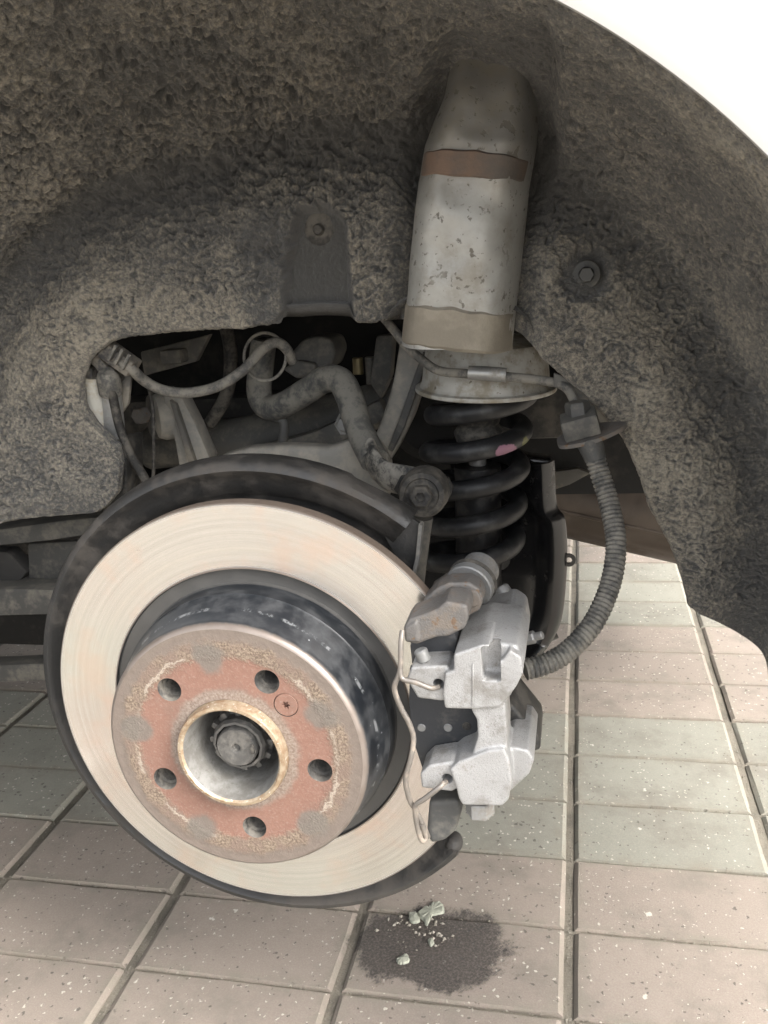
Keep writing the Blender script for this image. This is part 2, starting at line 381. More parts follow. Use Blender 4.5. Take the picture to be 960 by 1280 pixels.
BOLTS = [RAD(133 - 72 * k) for k in range(5)]
def m_face():                                 # rusty mounting face: red oxide, tan crust, grey blotches
    t = NT('rust_face'); o = t.tc.outputs['Object']; x, y, z = t.sep(o)
    n = t.noise(150, 6, .65); nb = t.noise(45, 5, .6); nf = t.noise(620, 4, .65)
    r0 = t.math('SQRT', t.math('ADD', t.math('MULTIPLY', x, x), t.math('MULTIPLY', z, z)))
    r = t.math('ADD', r0, t.math('MULTIPLY', t.math('SUBTRACT', nb, .5), .010))
    rj = t.math('ADD', r0, t.math('MULTIPLY', t.math('SUBTRACT', t.noise(110, 6, .75), .5), .012))
    rj = t.math('ADD', rj, t.math('MULTIPLY', t.math('SUBTRACT', nf, .5), .006))
    red = t.mix(n, (.150, .078, .056), (.225, .125, .094))
    red = t.mix(t.ramp(nf, .5, .75, 0, .6), red, (.26, .19, .158))
    red = t.mix(t.ramp(t.noise(38, 5, .7), .5, .75, 0, .55), red, (.15, .10, .078))
    crust = t.mix(t.ramp(nf, .35, .7), (.105, .074, .054), (.26, .205, .152))
    crust = t.mix(t.ramp(t.noise(70, 5, .7), .42, .62), crust, (.16, .115, .09))
    rim = t.mix(n, (.105, .082, .068), (.175, .142, .118))
    c = t.mix(t.ramp(rj, .0630, .0672), red, crust)
    line = t.math('MULTIPLY', t.math('MULTIPLY', t.ramp(rj, .0665, .0676), t.ramp(rj, .0694, .0682)), t.ramp(t.noise(34, 3), .46, .6))
    c = t.mix(t.math('MULTIPLY', line, .8), c, (.34, .29, .235))
    c = t.mix(t.ramp(rj, .0740, .0785), c, rim)
    inner = t.mix(t.ramp(nf, .3, .7), (.14, .10, .08), (.25, .205, .17))
    c = t.mix(t.ramp(rj, .0455, .0405), c, inner)
    blot = None
    for k in range(5):
        a = BOLTS[k] - RAD(36); bx, bz = .0665 * math.cos(a), .0665 * math.sin(a)
        d = t.math('SQRT', t.math('ADD', t.math('POWER', t.math('SUBTRACT', x, bx), 2.0), t.math('POWER', t.math('SUBTRACT', z, bz), 2.0)))
        d = t.math('ADD', d, t.math('MULTIPLY', t.math('SUBTRACT', nb, .5), .022))
        m = t.ramp(d, .0125, .0065); blot = m if blot is None else t.math('MAXIMUM', blot, m)
    c = t.mix(t.math('MULTIPLY', blot, .9), c, t.mix(n, (.10, .085, .072), (.16, .14, .12)))
    crm = t.math('MULTIPLY', t.ramp(rj, .060, .069), t.ramp(rj, .082, .072))
    h = t.math('ADD', t.math('MULTIPLY', nf, t.ramp(crm, 0, 1, .35, 1.6)), n)
    return t.out(c, .72, .12, t.bump(h, .5, .0012))
MT['face'] = m_face()
def m_spigot():
    t = NT('spigot'); n = t.noise(160, 6, .65); x, y, z = t.sep(t.tc.outputs['Object'])
    c = t.mix(t.ramp(n, .35, .65), (.40, .33, .24), (.27, .185, .115)); c = t.mix(t.ramp(t.noise(400, 3), .6, .7), c, (.6, .55, .48))
    return t.out(c, .5, .55, t.bump(n, .3, .0008))
MT['spigot'] = m_spigot()
def m_bore():
    t = NT('hub_bore'); n = t.noise(110, 6, .65); n2 = t.noise(500, 3)
    c = t.mix(t.ramp(n, .35, .65), (.18, .176, .165), (.12, .113, .102)); c = t.mix(t.ramp(n2, .55, .75, 0, .7), c, (.10, .09, .08))
    return t.out(c, .65, .2, t.bump(n2, .3, .0008))
MT['bore'] = m_bore()
MT['nut'] = dirty('axle_nut', (.105, .102, .097), (.17, .158, .14), .45, 80, .5, .45, .25, 700)

def m_caliper():                              # cast zinc-plated, fine dark pitting and soot
    t = NT('cast_caliper'); n = t.noise(900, 3, .6); n2 = t.noise(45, 5, .6); n3 = t.noise(1500, 2, .5)
    c = t.mix(n2, (.28, .278, .275), (.39, .387, .383))
    c = t.mix(t.ramp(n3, .58, .68, 0, .5), c, (.10, .097, .09))
    c = t.mix(t.ramp(t.noise(520, 4, .7), .60, .70, 0, .35), c, (.13, .125, .115))
    c = t.mix(t.ramp(t.noise(34, 6, .7), .47, .68, 0, .75), c, (.17, .158, .14)); c = t.mix(t.ramp(t.noise(90, 5, .7), .6, .72, 0, .6), c, (.15, .12, .095))
    return t.out(c, t.ramp(n2, .3, .7, .42, .58), .35, t.bump(t.math('ADD', n, t.math('MULTIPLY', n3, .6)), .4, .0010))
MT['caliper'] = m_caliper()

def m_spring():                               # black coil spring with one pink and one yellow paint mark
    t = NT('coil_spring'); n = t.noise(60, 5, .6); c = t.mix(t.ramp(n, .45, .7), (.009, .0095, .011), (.042, .042, .042))
    g = t.new('ShaderNodeNewGeometry'); x, y, z = t.sep(g.outputs['Position'])
    def blob(q, rx, rz):
        dx = t.math('DIVIDE', t.math('SUBTRACT', x, float(q[0])), rx); dz = t.math('DIVIDE', t.math('SUBTRACT', z, float(q[2])), rz)
        d = t.math('SQRT', t.math('ADD', t.math('MULTIPLY', dx, dx), t.math('MULTIPLY', dz, dz)))
        d = t.math('ADD', d, t.math('MULTIPLY', t.math('SUBTRACT', t.noise(160, 3), .5), .8))
        return t.math('MULTIPLY', t.ramp(d, 1.05, .9), t.ramp(y, .258, .254))
    c = t.mix(blob(P(632, 568, .218), .0080, .0085), c, t.mix(n, (.30, .15, .21), (.21, .11, .155)))
    c = t.mix(blob(P(657, 561, .238), .0030, .010), c, (.12, .125, .035))
    return t.out(c, .5, 0, t.bump(t.noise(500, 3), .15, .0008))
MT['spring'] = m_spring()

def m_paver(name, a, b, near=True):
    t = NT(name); g = t.new('ShaderNodeNewGeometry'); pos = g.outputs['Position']
    oi = t.new('ShaderNodeObjectInfo')
    n = t.noise(30, 6, .65, pos); nf = t.noise(420, 4, .7, pos); big = t.noise(4, 3, .5, pos)
    c = t.mix(n, a, b)
    c = t.mix(t.ramp(oi.outputs['Random'], 0, 1, 0, .35), c, tuple(v * .8 for v in a))
    c = t.mix(t.ramp(t.noise(700, 4, .75, pos), .35, .75, 0, .55), c, (.33, .295, .245))                  # sandy film
    c = t.mix(t.ramp(t.noise(11, 6, .7, pos), .45, .70, 0, .65), c, (.16, .14, .115))        # ingrained dirt
    c = t.mix(t.ramp(t.noise(1400, 2, .6, pos), .55, .8, 0, .6), c, (.15, .13, .11))
    wv = t.new('ShaderNodeTexNoise'); wv.inputs['Scale'].default_value = 260; t.l.new(pos, wv.inputs['Vector'])
    va = t.new('ShaderNodeVectorMath', operation='MULTIPLY_ADD'); t.l.new(wv.outputs['Color'], va.inputs[0]); va.inputs[1].default_value = (.006,) * 3; t.l.new(pos, va.inputs[2]); wp = va.outputs[0]
    def specks(scale, th, size, k):
        v = t.new('ShaderNodeTexVoronoi'); v.inputs['Scale'].default_value = scale; t.l.new(wp, v.inputs['Vector']); q = t.sep(v.outputs['Color'])
        lim = t.math('MULTIPLY', q[2], size); d = t.math('SUBTRACT', v.outputs['Distance'], lim)
        return t.math('MULTIPLY', t.ramp(d, .05, -.05), t.ramp(q[k], th, th + .02))
    lightm = specks(250, .86, .42, 0); darkm = specks(190, .80, .45, 1); big_l = specks(100, .935, .34, 0)
    c = t.mix(t.math('MULTIPLY', lightm, .8), c, (.50, .46, .39)); c = t.mix(t.math('MULTIPLY', darkm, .75), c, (.08, .07, .06))
    c = t.mix(t.math('MULTIPLY', big_l, .85), c, (.55, .51, .44))
    if near:                                   # sand and dirt worked into the rims
        ox, oy, oz = t.sep(t.tc.outputs['Object'])
        em = t.math('MAXIMUM', t.ramp(t.math('ABSOLUTE', ox), .078, .098), t.ramp(t.math('ABSOLUTE', oy), .036, .050))
        em = t.math('MULTIPLY', em, t.ramp(t.noise(55, 6, .75, pos), .36, .62))
        c = t.mix(t.math('MULTIPLY', em, .75), c, t.mix(t.noise(900, 3, .7, pos), (.12, .105, .082), (.30, .27, .215)))
    # damp oily stain below the disc
    S = G(538, 1182); x, y, z = t.sep(pos)
    dx = t.math('DIVIDE', t.math('SUBTRACT', x, float(S[0])), .083); dy = t.math('DIVIDE', t.math('SUBTRACT', y, float(S[1])), .056)
    d = t.math('SQRT', t.math('ADD', t.math('MULTIPLY', dx, dx), t.math('MULTIPLY', dy, dy)))
    d = t.math('ADD', d, t.math('MULTIPLY', t.math('SUBTRACT', t.noise(26, 6, .65, pos), .5), 1.1))
    d = t.math('ADD', d, t.math('MULTIPLY', t.math('SUBTRACT', nf, .5), .25))
    st = t.ramp(d, 1.02, .82)
    c = t.mix(t.math('MULTIPLY', st, t.ramp(nf, .7, .4, .62, .92)), c, t.mix(n, (.013, .010, .008), (.040, .031, .025)))
    h = t.math('ADD', t.math('MULTIPLY', t.noise(1500, 4, .75, pos), 1.0), t.math('MULTIPLY', lightm, .5)); h = t.math('SUBTRACT', h, t.math('MULTIPLY', darkm, .8))
    return t.out(c, t.ramp(st, 0, 1, .92, .7), 0, t.bump(h, .7, .0016))
MT['paver_red'] = m_paver('paver_red', (.222, .180, .150), (.278, .228, .192))
MT['paver_red_far'] = m_paver('paver_red_far', (.222, .180, .150), (.278, .228, .192), False)
MT['paver_green'] = m_paver('paver_green', (.205, .204, .168), (.258, .256, .214))
MT['paver_green_far'] = m_paver('paver_green_far', (.205, .204, .168), (.258, .256, .214), False)
def m_sand():
    t = NT('joint_sand'); g = t.new('ShaderNodeNewGeometry'); pos = g.outputs['Position']
    n = t.noise(500, 4, .7, pos); n2 = t.noise(20, 5, .6, pos)
    c = t.mix(n, (.13, .115, .09), (.28, .25, .20)); c = t.mix(t.ramp(n2, .45, .65, 0, .7), c, (.10, .09, .072))
    return t.out(c, .95, 0, t.bump(n, .8, .003))
MT['sand'] = m_sand()
def m_ground():
    t = NT('far_pavement'); g = t.new('ShaderNodeNewGeometry'); pos = g.outputs['Position']
    n = t.noise(30, 6, .65, pos); nf = t.noise(300, 4, .7, pos)
    b = t.new('ShaderNodeTexBrick'); b.offset = 0; b.inputs['Scale'].default_value = 1
    b.inputs['Brick Width'].default_value = .205; b.inputs['Row Height'].default_value = .1026; b.inputs['Mortar Size'].default_value = .006
    b.inputs['Color1'].default_value = (.25, .19, .155, 1); b.inputs['Color2'].default_value = (.23, .215, .17, 1); b.inputs['Mortar'].default_value = (.15, .13, .1, 1)
    t.l.new(pos, b.inputs['Vector'])
    return t.out(t.mix(t.math('MULTIPLY', nf, .4), b.outputs['Color'], (.30, .26, .21)), .93, 0, t.bump(nf, .4, .002))
MT['ground'] = m_ground()

# ================================================================== ground and pavers
PX_, PY_ = .205, .1026
ground = link('ground', mesh([(-150, -150, -.016), (150, -150, -.016), (150, 150, -.016), (-150, 150, -.016)], [(0, 1, 2, 3)]), MT['ground'], smooth=False)
tag(ground, kind='structure')
pavement = link('pavement', mesh([(-4.1, -3.0, -.0046), (4.1, -3.0, -.0046), (4.1, 5.2, -.0046), (-4.1, 5.2, -.0046)], [(0, 1, 2, 3)]), MT['sand'], smooth=False)
tag(pavement, kind='structure')
def paver_geo(jx=.0, seed=0, jag=.0012):
    rs = random.Random(seed); hx, hy = .0992, .0502; cx_, cy_ = .0056, .0022; dz = .0062
    per = []                                   # jittered outline, so the edges look chipped
    for sx, sy, n_ in ((-1, -1, 4), (1, -1, 2), (1, 1, 4), (-1, 1, 2)): per.append((sx, sy, n_))
    out = []
    for q in range(4):
        (ax0, ay0, n_), (bx0, by0, _) = per[q], per[(q + 1) % 4]
        for k in range(n_): out.append((ax0 + (bx0 - ax0) * k / n_, ay0 + (by0 - ay0) * k / n_))
    ring = lambda ix, iy, z, jg: [(px * (hx - ix) + rs.uniform(-jg, jg), py * (hy - iy) + rs.uniform(-jg, jg), z + rs.uniform(-jg, jg) * .3) for px, py in out]
    v = ring(cx_, cy_, 0, jag * .5) + ring(cx_ * .25, cy_ * .35, -dz * .45, jag * .4) + ring(0, 0, -.03, 0); N_ = len(out)
    f = [tuple(range(N_))]
    for k in range(2):
        for j in range(N_):
            a = k * N_ + j; b = k * N_ + (j + 1) % N_; f.append((a + N_, b + N_, b, a))
    return v, f
pm = {}
for c_ in ('red', 'green'):
    for s in range(8):
        me = mesh(*paver_geo(seed=s)); me.materials.append(MT['paver_' + c_]); pm[c_, s] = me
def row_col(k): return 'green' if (k // 3) % 2 == 1 else 'red'
far_v, far_f, far_m = [], [], []
for k in range(-28, 48):
    for i in range(-19, 19):
        x, y = (i + .5) * PX_ - .004, (k + .5) * PY_
        near = -1.15 < x < 1.05 and -.35 < y < 2.0
        if near:
            o = bpy.data.objects.new('paver', pm[row_col(k), random.randrange(8)]); col.objects.link(o); o.parent = pavement
            o.location = (x + random.uniform(-.0008, .0008), y + random.uniform(-.0006, .0006), random.uniform(-.0012, .0006))
            o.rotation_euler = (random.uniform(-.004, .004), random.uniform(-.003, .003), random.uniform(-.004, .004) + (math.pi if random.random() < .5 else 0))
        else:
            v, f = paver_geo(seed=k * 37 + i); b0 = len(far_v); dz = random.uniform(-.001, .0005)
            far_v += [(a + x, b + y, c + dz) for a, b, c in v]; far_f += [tuple(q + b0 for q in g) for g in f]
            far_m += [0 if row_col(k) == 'red' else 1] * len(f)
me = mesh(far_v, far_f); 
fo = link('outer_pavers', me, MT['paver_red_far'], pavement, smooth=False, slots=[MT['paver_green_far']]); tag(fo, kind='stuff')
me.polygons.foreach_set('material_index', np.array(far_m, np.int32))

# grit lying in the joints and on the pavers
def pebbles(name, spots, mat, parent=None):
    V, Fc = [], []
    base = [(1, 0, 0), (-1, 0, 0), (0, 1, 0), (0, -1, 0), (0, 0, 1), (0, 0, -1)]
    tri = [(0, 2, 4), (2, 1, 4), (1, 3, 4), (3, 0, 4), (2, 0, 5), (1, 2, 5), (3, 1, 5), (0, 3, 5)]
    for (x, y, z, r) in spots:
        a = random.uniform(0, 6.28); ca, sa = math.cos(a), math.sin(a); b0 = len(V)
        sx, sy, sz = r * random.uniform(.7, 1.3), r * random.uniform(.6, 1.1), r * random.uniform(.4, .8)
        for (p, q, w) in base:
            p, q, w = p * sx * random.uniform(.7, 1.2), q * sy * random.uniform(.7, 1.2), w * sz
            V.append((x + p * ca - q * sa, y + p * sa + q * ca, z + w))
        Fc += [tuple(b0 + t for t in f) for f in tri]
    o = link(name, mesh(V, Fc), mat, parent, smooth=False); return tag(o, kind='stuff')
sp = []
for k in range(-3, 20):
    for _ in range(620):                                   # cross joints
        sp.append((random.uniform(-1.1, 1.0), k * PY_ + random.gauss(0, .0013), -.0026 + random.uniform(-.002, .002), random.choice((.0006, .0008, .0008, .0013))))
for i in range(-6, 6):
    for _ in range(420):
        sp.append((i * PX_ - .004 + random.gauss(0, .0016), random.uniform(-.3, 1.9), -.0038, random.choice((.0006, .0009, .0012))))
pebbles('joint_grit', sp, MT['grit'], pavement)
S1 = G(532, 1166)
pebbles('stain_grit', [(S1[0] + random.gauss(0, .022), S1[1] + random.gauss(0, .012), .0006, random.choice((.0007, .0011, .0024))) for _ in range(60)] +
        [(random.uniform(-.5, .6), random.uniform(-.05, .7), .0004, random.choice((.0005, .0009))) for _ in range(160)], MT['grit'], pavement)
# flakes of pale crust lying on the stain
def flake(pts, label, h=.0035):
    pts = catmull(np.array(pts + pts[:1], float), len(pts) * 3 + 1)[:-1] + np.random.uniform(-.9, .9, (len(pts) * 3, 2))
    q = [G(x, y) for x, y in pts]; c = sum(q) / len(q); n = len(q)
    V = [(p[0], p[1], .0) for p in q] + [(c[0] + (p[0] - c[0]) * .82, c[1] + (p[1] - c[1]) * .82, h * random.uniform(.5, .8)) for p in q] + [(c[0], c[1], h * .9)]
    f = [(i, (i + 1) % n, n + (i + 1) % n, n + i) for i in range(n)] + [(n + i, n + (i + 1) % n, 2 * n) for i in range(n)]
    o = link('crust_flake', mesh(V, f), MT['lichen'], origin=(c[0], c[1], 0), smooth=False)
    return tag(o, label, 'flake', 'pale crust flakes on the stain')
flake([(521, 1141), (530, 1134), (537, 1133), (541, 1128), (549, 1127), (555, 1133), (555, 1142), (547, 1144), (541, 1145), (538, 1152), (533, 1158), (529, 1152), (523, 1148)], 'largest pale grey-green crust flake on the dark stain, lobed like a leaf', .0035)
flake([(511, 1143), (520, 1141), (525, 1152), (517, 1155), (511, 1150)], 'small darker crust flake touching the large lobed one on the stain', .004)
flake([(496, 1201), (504, 1194), (511, 1195), (511, 1203), (502, 1206), (497, 1205)], 'pale angular crust flake alone in the middle of the stain', .004)
flake([(534, 1176), (540, 1173), (543, 1179), (538, 1184)], 'small crust chip just below the large lobed flake on the stain', .003)

# ================================================================== car body
AC = np.array([.02, .405])                    # centre of the wheel arch in X, Z
car = thing('car', (0, .7, 0), 'white car jacked up with its rear wheel off, seen at the wheel arch', 'car')
def fender():
    ph = np.radians(np.linspace(-23.0, 219.0, 220)); R = .3665
    V = []
    for p in ph:
        c, s = math.cos(p), math.sin(p)
        lim = []
        if c > 0: lim.append((.63 - AC[0]) / c)
        if c < 0: lim.append((-1.9 - AC[0]) / c)
        if s > 0: lim.append((1.02 - AC[1]) / s)
        if s < -.02: lim.append(((.255 if c > 0 else .17) - AC[1]) / s)
        ro = max(min(lim), R + .002)
        row = [(R + .0012, -.121), (R + .0002, -.1240), (R, -.1285), (R + .004, -.132), (R + .012, -.1345), (R + .03, -.137)]
        row = [(min(r, ro), y) for r, y in row]
        for q in np.linspace(0, 1, 14)[1:]:
            r = R + .03 + (max(ro, R + .031) - R - .03) * q; r = min(r, ro); z = AC[1] + r * s
            row.append((r, -.137 - .028 * math.sin(min(1, q * 1.2) * 1.5) * .6 + .20 * max(0, z - .8) ** 2 * 4))
        V.append([(AC[0] + r * c, y, AC[1] + r * s) for r, y in row])
    return grid_mesh(np.array(V))
link('quarter_panel', fender(), MT['paint'], car)
# far side, boot lid, bumper, floor: they shade what the camera sees below the car
link('boot_lid', box_me((-.66, .70, 1.03), (2.58, 1.66, .03), .012), MT['paint'], car)
link('far_side_panel', box_me((-.66, 1.56, .73), (2.58, .02, .60), .008), MT['paint'], car)
link('rear_bumper', box_me((.635, .70, .715), (.04, 1.66, .63), .015), MT['paint'], car)
link('floor_pan', join(box_me((-.65, .87, .640), (2.5, 1.30, .02), .004), box_me((-1.17, .75, .30), (1.4, 1.4, .02), .004)), MT['under'], car)
link('added_black_sheet', join(box_me((-.22, .505, .50), (1.1, .012, .30), .003), box_me((-.30, .36, .645), (1.0, .28, .010), .003)), MT['black_void'], car)  # upright black sheet added so the opening looks dark inside
link('frame_rail', join(box_me((-.35, .44, .335), (.76, .10, .05), .012)), MT['under'], car)

# ---- felt wheel-arch liner, one dense displaced sheet
CONT = [(175.9, .309), (172.0, .216), (169.5, .204), (165, .194), (158, .196), (154.5, .203), (152.5, .224), (150.1, .240), (145.5, .252), (140.4, .254), (135.2, .247),
        (127.4, .224), (118, .203), (109.1, .189), (95, .182), (81, .181), (67.6, .187), (57, .202), (47.5, .218), (38.1, .224), (29.7, .232), (21.3, .241), (8.2, .247), (-8.6, .278), (-24, .315)]
cp = np.array(CONT)[::-1]
NPH, NS = 1250, 520
def liner():
    phv = np.linspace(-22, 176.0, NPH)
    rin = np.interp(phv, cp[:, 0], cp[:, 1])
    k_ = np.hanning(9); k_ /= k_.sum(); rin = np.convolve(np.pad(rin, 4, 'edge'), k_, 'valid')
    rc = np.interp(phv, [-25, 0, 45, 75, 103, 122, 146, 178], [.325, .322, .31, .302, .297, .321, .338, .342])
    V = np.zeros((NPH, NS, 3)); SS = np.zeros((NPH, NS)); 
    uu = np.linspace(0, 1, NS)
    for i, p in enumerate(phv):
        ri = min(rin[i], rc[i] - .012)
        w = max(rc[i] - .034, ri + .006)
        pts = [(ri + .004, .168), (ri + .0005, .159), (ri + .002, .1535), (ri + .006, .152), ((ri + w) / 2 + .003, .1505), (w, .152), (rc[i], .171), (rc[i] + .022, .166),
               (.352, .118), (.366, .075), (.373, .02), (.372, -.05), (.3675, -.1245)]
        pr = arclen(catmull(np.array(pts), 160), NS)
        # lower rear end sweeps down towards the outside
        if True:
            endr = -8.6 - 10.5 * np.clip(uu / .36, 0, 1)
            t = (p + 22) / 198.0
            ang = endr + (176.0 - endr) * t
        a = np.radians(ang)
        # keep the opening contour where it was traced
        V[i, :, 0] = AC[0] + pr[:, 0] * np.cos(a); V[i, :, 1] = pr[:, 1]; V[i, :, 2] = AC[1] + pr[:, 0] * np.sin(a)
    return phv, V
# contour angles follow the same remap at the inner edge, so express them in the sheet's own parameter
_t = (cp[:, 0] + 8.6) / (176.0 + 8.6); cp[:, 0] = -22 + 198 * np.clip(_t, -.02, 1.02)
phv, LV = liner()
sh = LV.shape; Q = LV.reshape(-1, 3)
du = np.gradient(LV, axis=0); dv = np.gradient(LV, axis=1); NR = np.cross(du, dv); NR /= np.linalg.norm(NR, axis=2)[..., None] + 1e-12
cen = np.array([AC[0], -.1, AC[1]]); flip = np.sign(((cen - LV) * NR).sum(2)); flip[flip == 0] = 1; NR *= flip[..., None]; NR = NR.reshape(-1, 3)
big = fbm(Q * 9 + 3, 3); 
warp = np.stack([perlin(Q * 70 + 5), perlin(Q * 70 + 31), perlin(Q * 70 + 67)], 1) * .006
Qw = (Q + warp) * np.array([.75, 1, 1.25])
warp2 = np.stack([perlin(Q * 260 + 15), perlin(Q * 260 + 41), perlin(Q * 260 + 87)], 1) * .0022
Qw = Qw + warp2
n1 = perlin(Qw * 105); n2 = perlin(Qw * 235 + 9); n3 = perlin(Qw * 480 + 4)
billow = .6 + n1 * .9; pits = -np.clip(n2 - .03, 0, 1) * (.55 + .6 * sstep(-.3, .3, perlin(Q * 30 + 50)))
coarse = sstep(.60, .74, Q[:, 2]) * sstep(.35, .0, Q[:, 0])      # clumps are larger high up, at the front of the arch
fine = sstep(.18, .30, Q[:, 0])                                # the rear part is smoother
hgt = (billow - .6) * (.0022 + .0046 * coarse) + pits * (.0066 + .0030 * coarse) + n3 * .0014
hgt = hgt * (1 - .40 * fine)
hgt = hgt + perlin(Q * 60 + 77) * .0010 * (1 - .5 * fine) + big * .003
dirt = .46 + .22 * big + .14 * (billow - .6) + .65 * pits + .22 * n3 + .10 * fine
lowwall = sstep(.70, .60, Q[:, 2]) * (1 - sstep(.20, .34, Q[:, 0]))
dirt = dirt + .16 * lowwall - .17
dirt -= .25 * np.exp(-((LV[..., 1].reshape(-1) - .171) / .006) ** 2)  # crease darkened: shade of the valley put into the felt colour
topd = sstep(.30, .36, np.hypot(Q[:, 0] - AC[0], Q[:, 2] - AC[1])); dirt -= .06 * topd * sstep(-.1, .1, Q[:, 0])
smoothmask = np.zeros(len(Q))
def dent(px, py, Yp, rad, depth, ry=None, dk=.6, sm=.8):
    global hgt, dirt, smoothmask
    c = P(px, py, Yp); d = np.sqrt(((Q[:, 0] - c[0]) / rad) ** 2 + ((Q[:, 2] - c[2]) / (ry or rad)) ** 2)
    m = sstep(1.15, .75, d); smoothmask = np.maximum(smoothmask, m * sm); dirt -= dk * m; return m * depth
extra = dent(733, 343, .160, .018, .006, dk=.35, sm=.5)
# moulded pocket with a clip, worn clean
c1 = P(398, 292, .152); c2 = P(392, 420, .152)
tt = np.clip((c1[2] - Q[:, 2]) / (c1[2] - c2[2]), -.2, 1); ax_ = c1[0] + (c2[0] - c1[0]) * np.clip(tt, 0, 1)
wd = .0215 + .010 * np.clip(tt, 0, 1)
dd = np.sqrt(((Q[:, 0] - ax_) / wd) ** 2 + (np.clip(Q[:, 2] - c1[2], 0, 1) / .0215) ** 2)
dd = dd + .22 * perlin(Q * 90 + 11) * (Q[:, 0] < ax_)
mk = sstep(1.12, .80, dd) * (Q[:, 2] < c1[2] + .03); smoothmask = np.maximum(smoothmask, mk); dirt -= .95 * mk; extra = extra + mk * .012
# patch worn smooth to the left of the pocket
c3 = P(340, 350, .152); m3 = sstep(1.2, .6, np.hypot((Q[:, 0] - c3[0]) / .030, (Q[:, 2] - c3[2]) / .055)); dirt -= .42 * m3
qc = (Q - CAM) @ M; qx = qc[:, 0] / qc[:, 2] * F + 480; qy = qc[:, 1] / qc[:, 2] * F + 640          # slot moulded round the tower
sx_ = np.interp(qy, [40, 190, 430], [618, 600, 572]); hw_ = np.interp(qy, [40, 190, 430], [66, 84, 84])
m4 = sstep(1.30, .72, np.abs(qx - sx_) / hw_) * sstep(5, 105, qy); dirt -= .16 * m4; extra = extra + .022 * m4  # darker slot: cleaner felt, but mostly shade painted into the colour
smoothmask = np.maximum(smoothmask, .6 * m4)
# lower part by the sill is smoother and lighter
c5 = P(60, 540, .152); m5 = sstep(1.3, .5, np.hypot((Q[:, 0] - c5[0]) / .08, (Q[:, 2] - c5[2]) / .12)); dirt += .06 * m5; smoothmask = np.maximum(smoothmask, .35 * m5)
edge = np.broadcast_to(sstep(.03, .12, np.linspace(0, 1, NS))[None, :], sh[:2]).reshape(-1); hgt = hgt * (1 - .85 * smoothmask) * (.30 + .70 * edge) * np.broadcast_to((.15 + .85 * sstep(0, 45, np.arange(NPH)))[:, None], sh[:2]).reshape(-1)
Q2 = Q + NR * (hgt - extra)[:, None]
# ragged felt edge
me = grid_mesh(Q2.reshape(sh))
at = me.attributes.new('dirt', 'FLOAT', 'POINT'); at.data.foreach_set('value', np.clip(dirt, -.5, 1.4).astype(np.float32))  # dirt cover, with the painted crease and slot shade mixed in
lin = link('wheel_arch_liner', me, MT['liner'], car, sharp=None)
lin['label'] = 'dirt-caked black felt liner inside the wheel arch'
# fasteners of the liner
b0 = P(399, 287, .162)
link('clip', lathe_me([(0, .0055), (.0032, .0052), (.0042, .003), (.0045, .001), (.0105, .0005), (.0125, -.001), (.0128, -.004)], b0, seg=28), MT['rubber'], lin)
b1 = P(733, 343, .163)
link('bolt', join(lathe_me([(0, .009), (.0050, .009), (.0056, .0082), (.0056, .002)], b1, seg=6), lathe_me([(.0056, .003), (.0095, .002), (.0105, 0), (.0105, -.005)], b1, seg=24)), MT['arm_dark'], lin, sharp=25)

# ---- silver strut tower bulging through the slot of the liner
def tower(levels, y0, bulge, nu=40, off=0.0):
    L = []
    for (yy, xl, xr, Ye, Yc) in levels: L.append((yy, xl, xr, Ye, Yc))
    L = np.array(L, float); yv = np.linspace(L[0, 0], L[-1, 0], 90)
    V = []
    for y in yv:
        xl, xr, Ye, Yc = [np.interp(y, L[:, 0], L[:, k]) for k in range(1, 5)]
        a = P(xl, y, Ye); b = P(xr, y, Ye); row = []
        for u in np.linspace(0, 1, nu):
            p = a + (b - a) * u; e = (1 - abs(2 * u - 1) ** 4.5) ** .75
            p = p.copy(); p[1] = Ye + (Yc - Ye) * e - off; p[0] += off * (2 * u - 1); row.append(p)
        V.append(row)
    return np.array(V)
TL = [(10, 575, 668, .160, .150), (45, 570, 668, .160, .142), (70, 566, 670, .160, .134), (120, 556, 674, .162, .124), (150, 545, 674, .164, .120), (185, 532, 671, .156, .113), (235, 524, 662, .162, .114),
      (300, 517, 655, .164, .114), (375, 509, 647, .166, .116), (428, 503, 641, .168, .120)]
tw_loc = P(585, 428, .17)
TV = tower(TL, 0, 0)
TV[..., 1] += (perlin(TV.reshape(-1, 3) * 25) * .0050 + perlin(TV.reshape(-1, 3) * 60) * .0016).reshape(TV.shape[:2])
me = grid_mesh(TV)
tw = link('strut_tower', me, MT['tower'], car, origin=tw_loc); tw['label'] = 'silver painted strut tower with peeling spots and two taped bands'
def band(ya, yb, mat, off, wob, slant=0):
    n = 14; V = []
    L = np.array(TL)
    for y in np.linspace(ya, yb, n):
        row = []
        for j, u in enumerate(np.linspace(0, 1, 44)):
            yy = y + wob * perlin(np.array([[u * 5, y * .04, 3.]]))[0] + slant * (u - .5) + 10 * (4 * u * (1 - u)) * (-.25)
            xl, xr, Ye, Yc = [np.interp(yy, L[:, 0], L[:, k]) for k in range(1, 5)]
            e = (1 - abs(2 * u - 1) ** 4.5) ** .75
            x = xl + (xr - xl) * u; p = P(x, yy, Ye); p[1] = Ye + (Yc - Ye) * e
            o = off * (1 if abs(y - (ya + yb) / 2) < (yb - ya) * .46 else -.5)
            p[1] -= o; row.append(p)
        V.append(row)
    me = grid_mesh(np.array(V)); return link('tape_band', me, mat, tw)
band(198, 229, MT['seal2'], .0014, 2.5, 10)['label'] = 'brown taped band around the silver tower'
band(382, 431, MT['seal'], .0022, 4, 14)['label'] = 'tan sealing band at the foot of the tower'

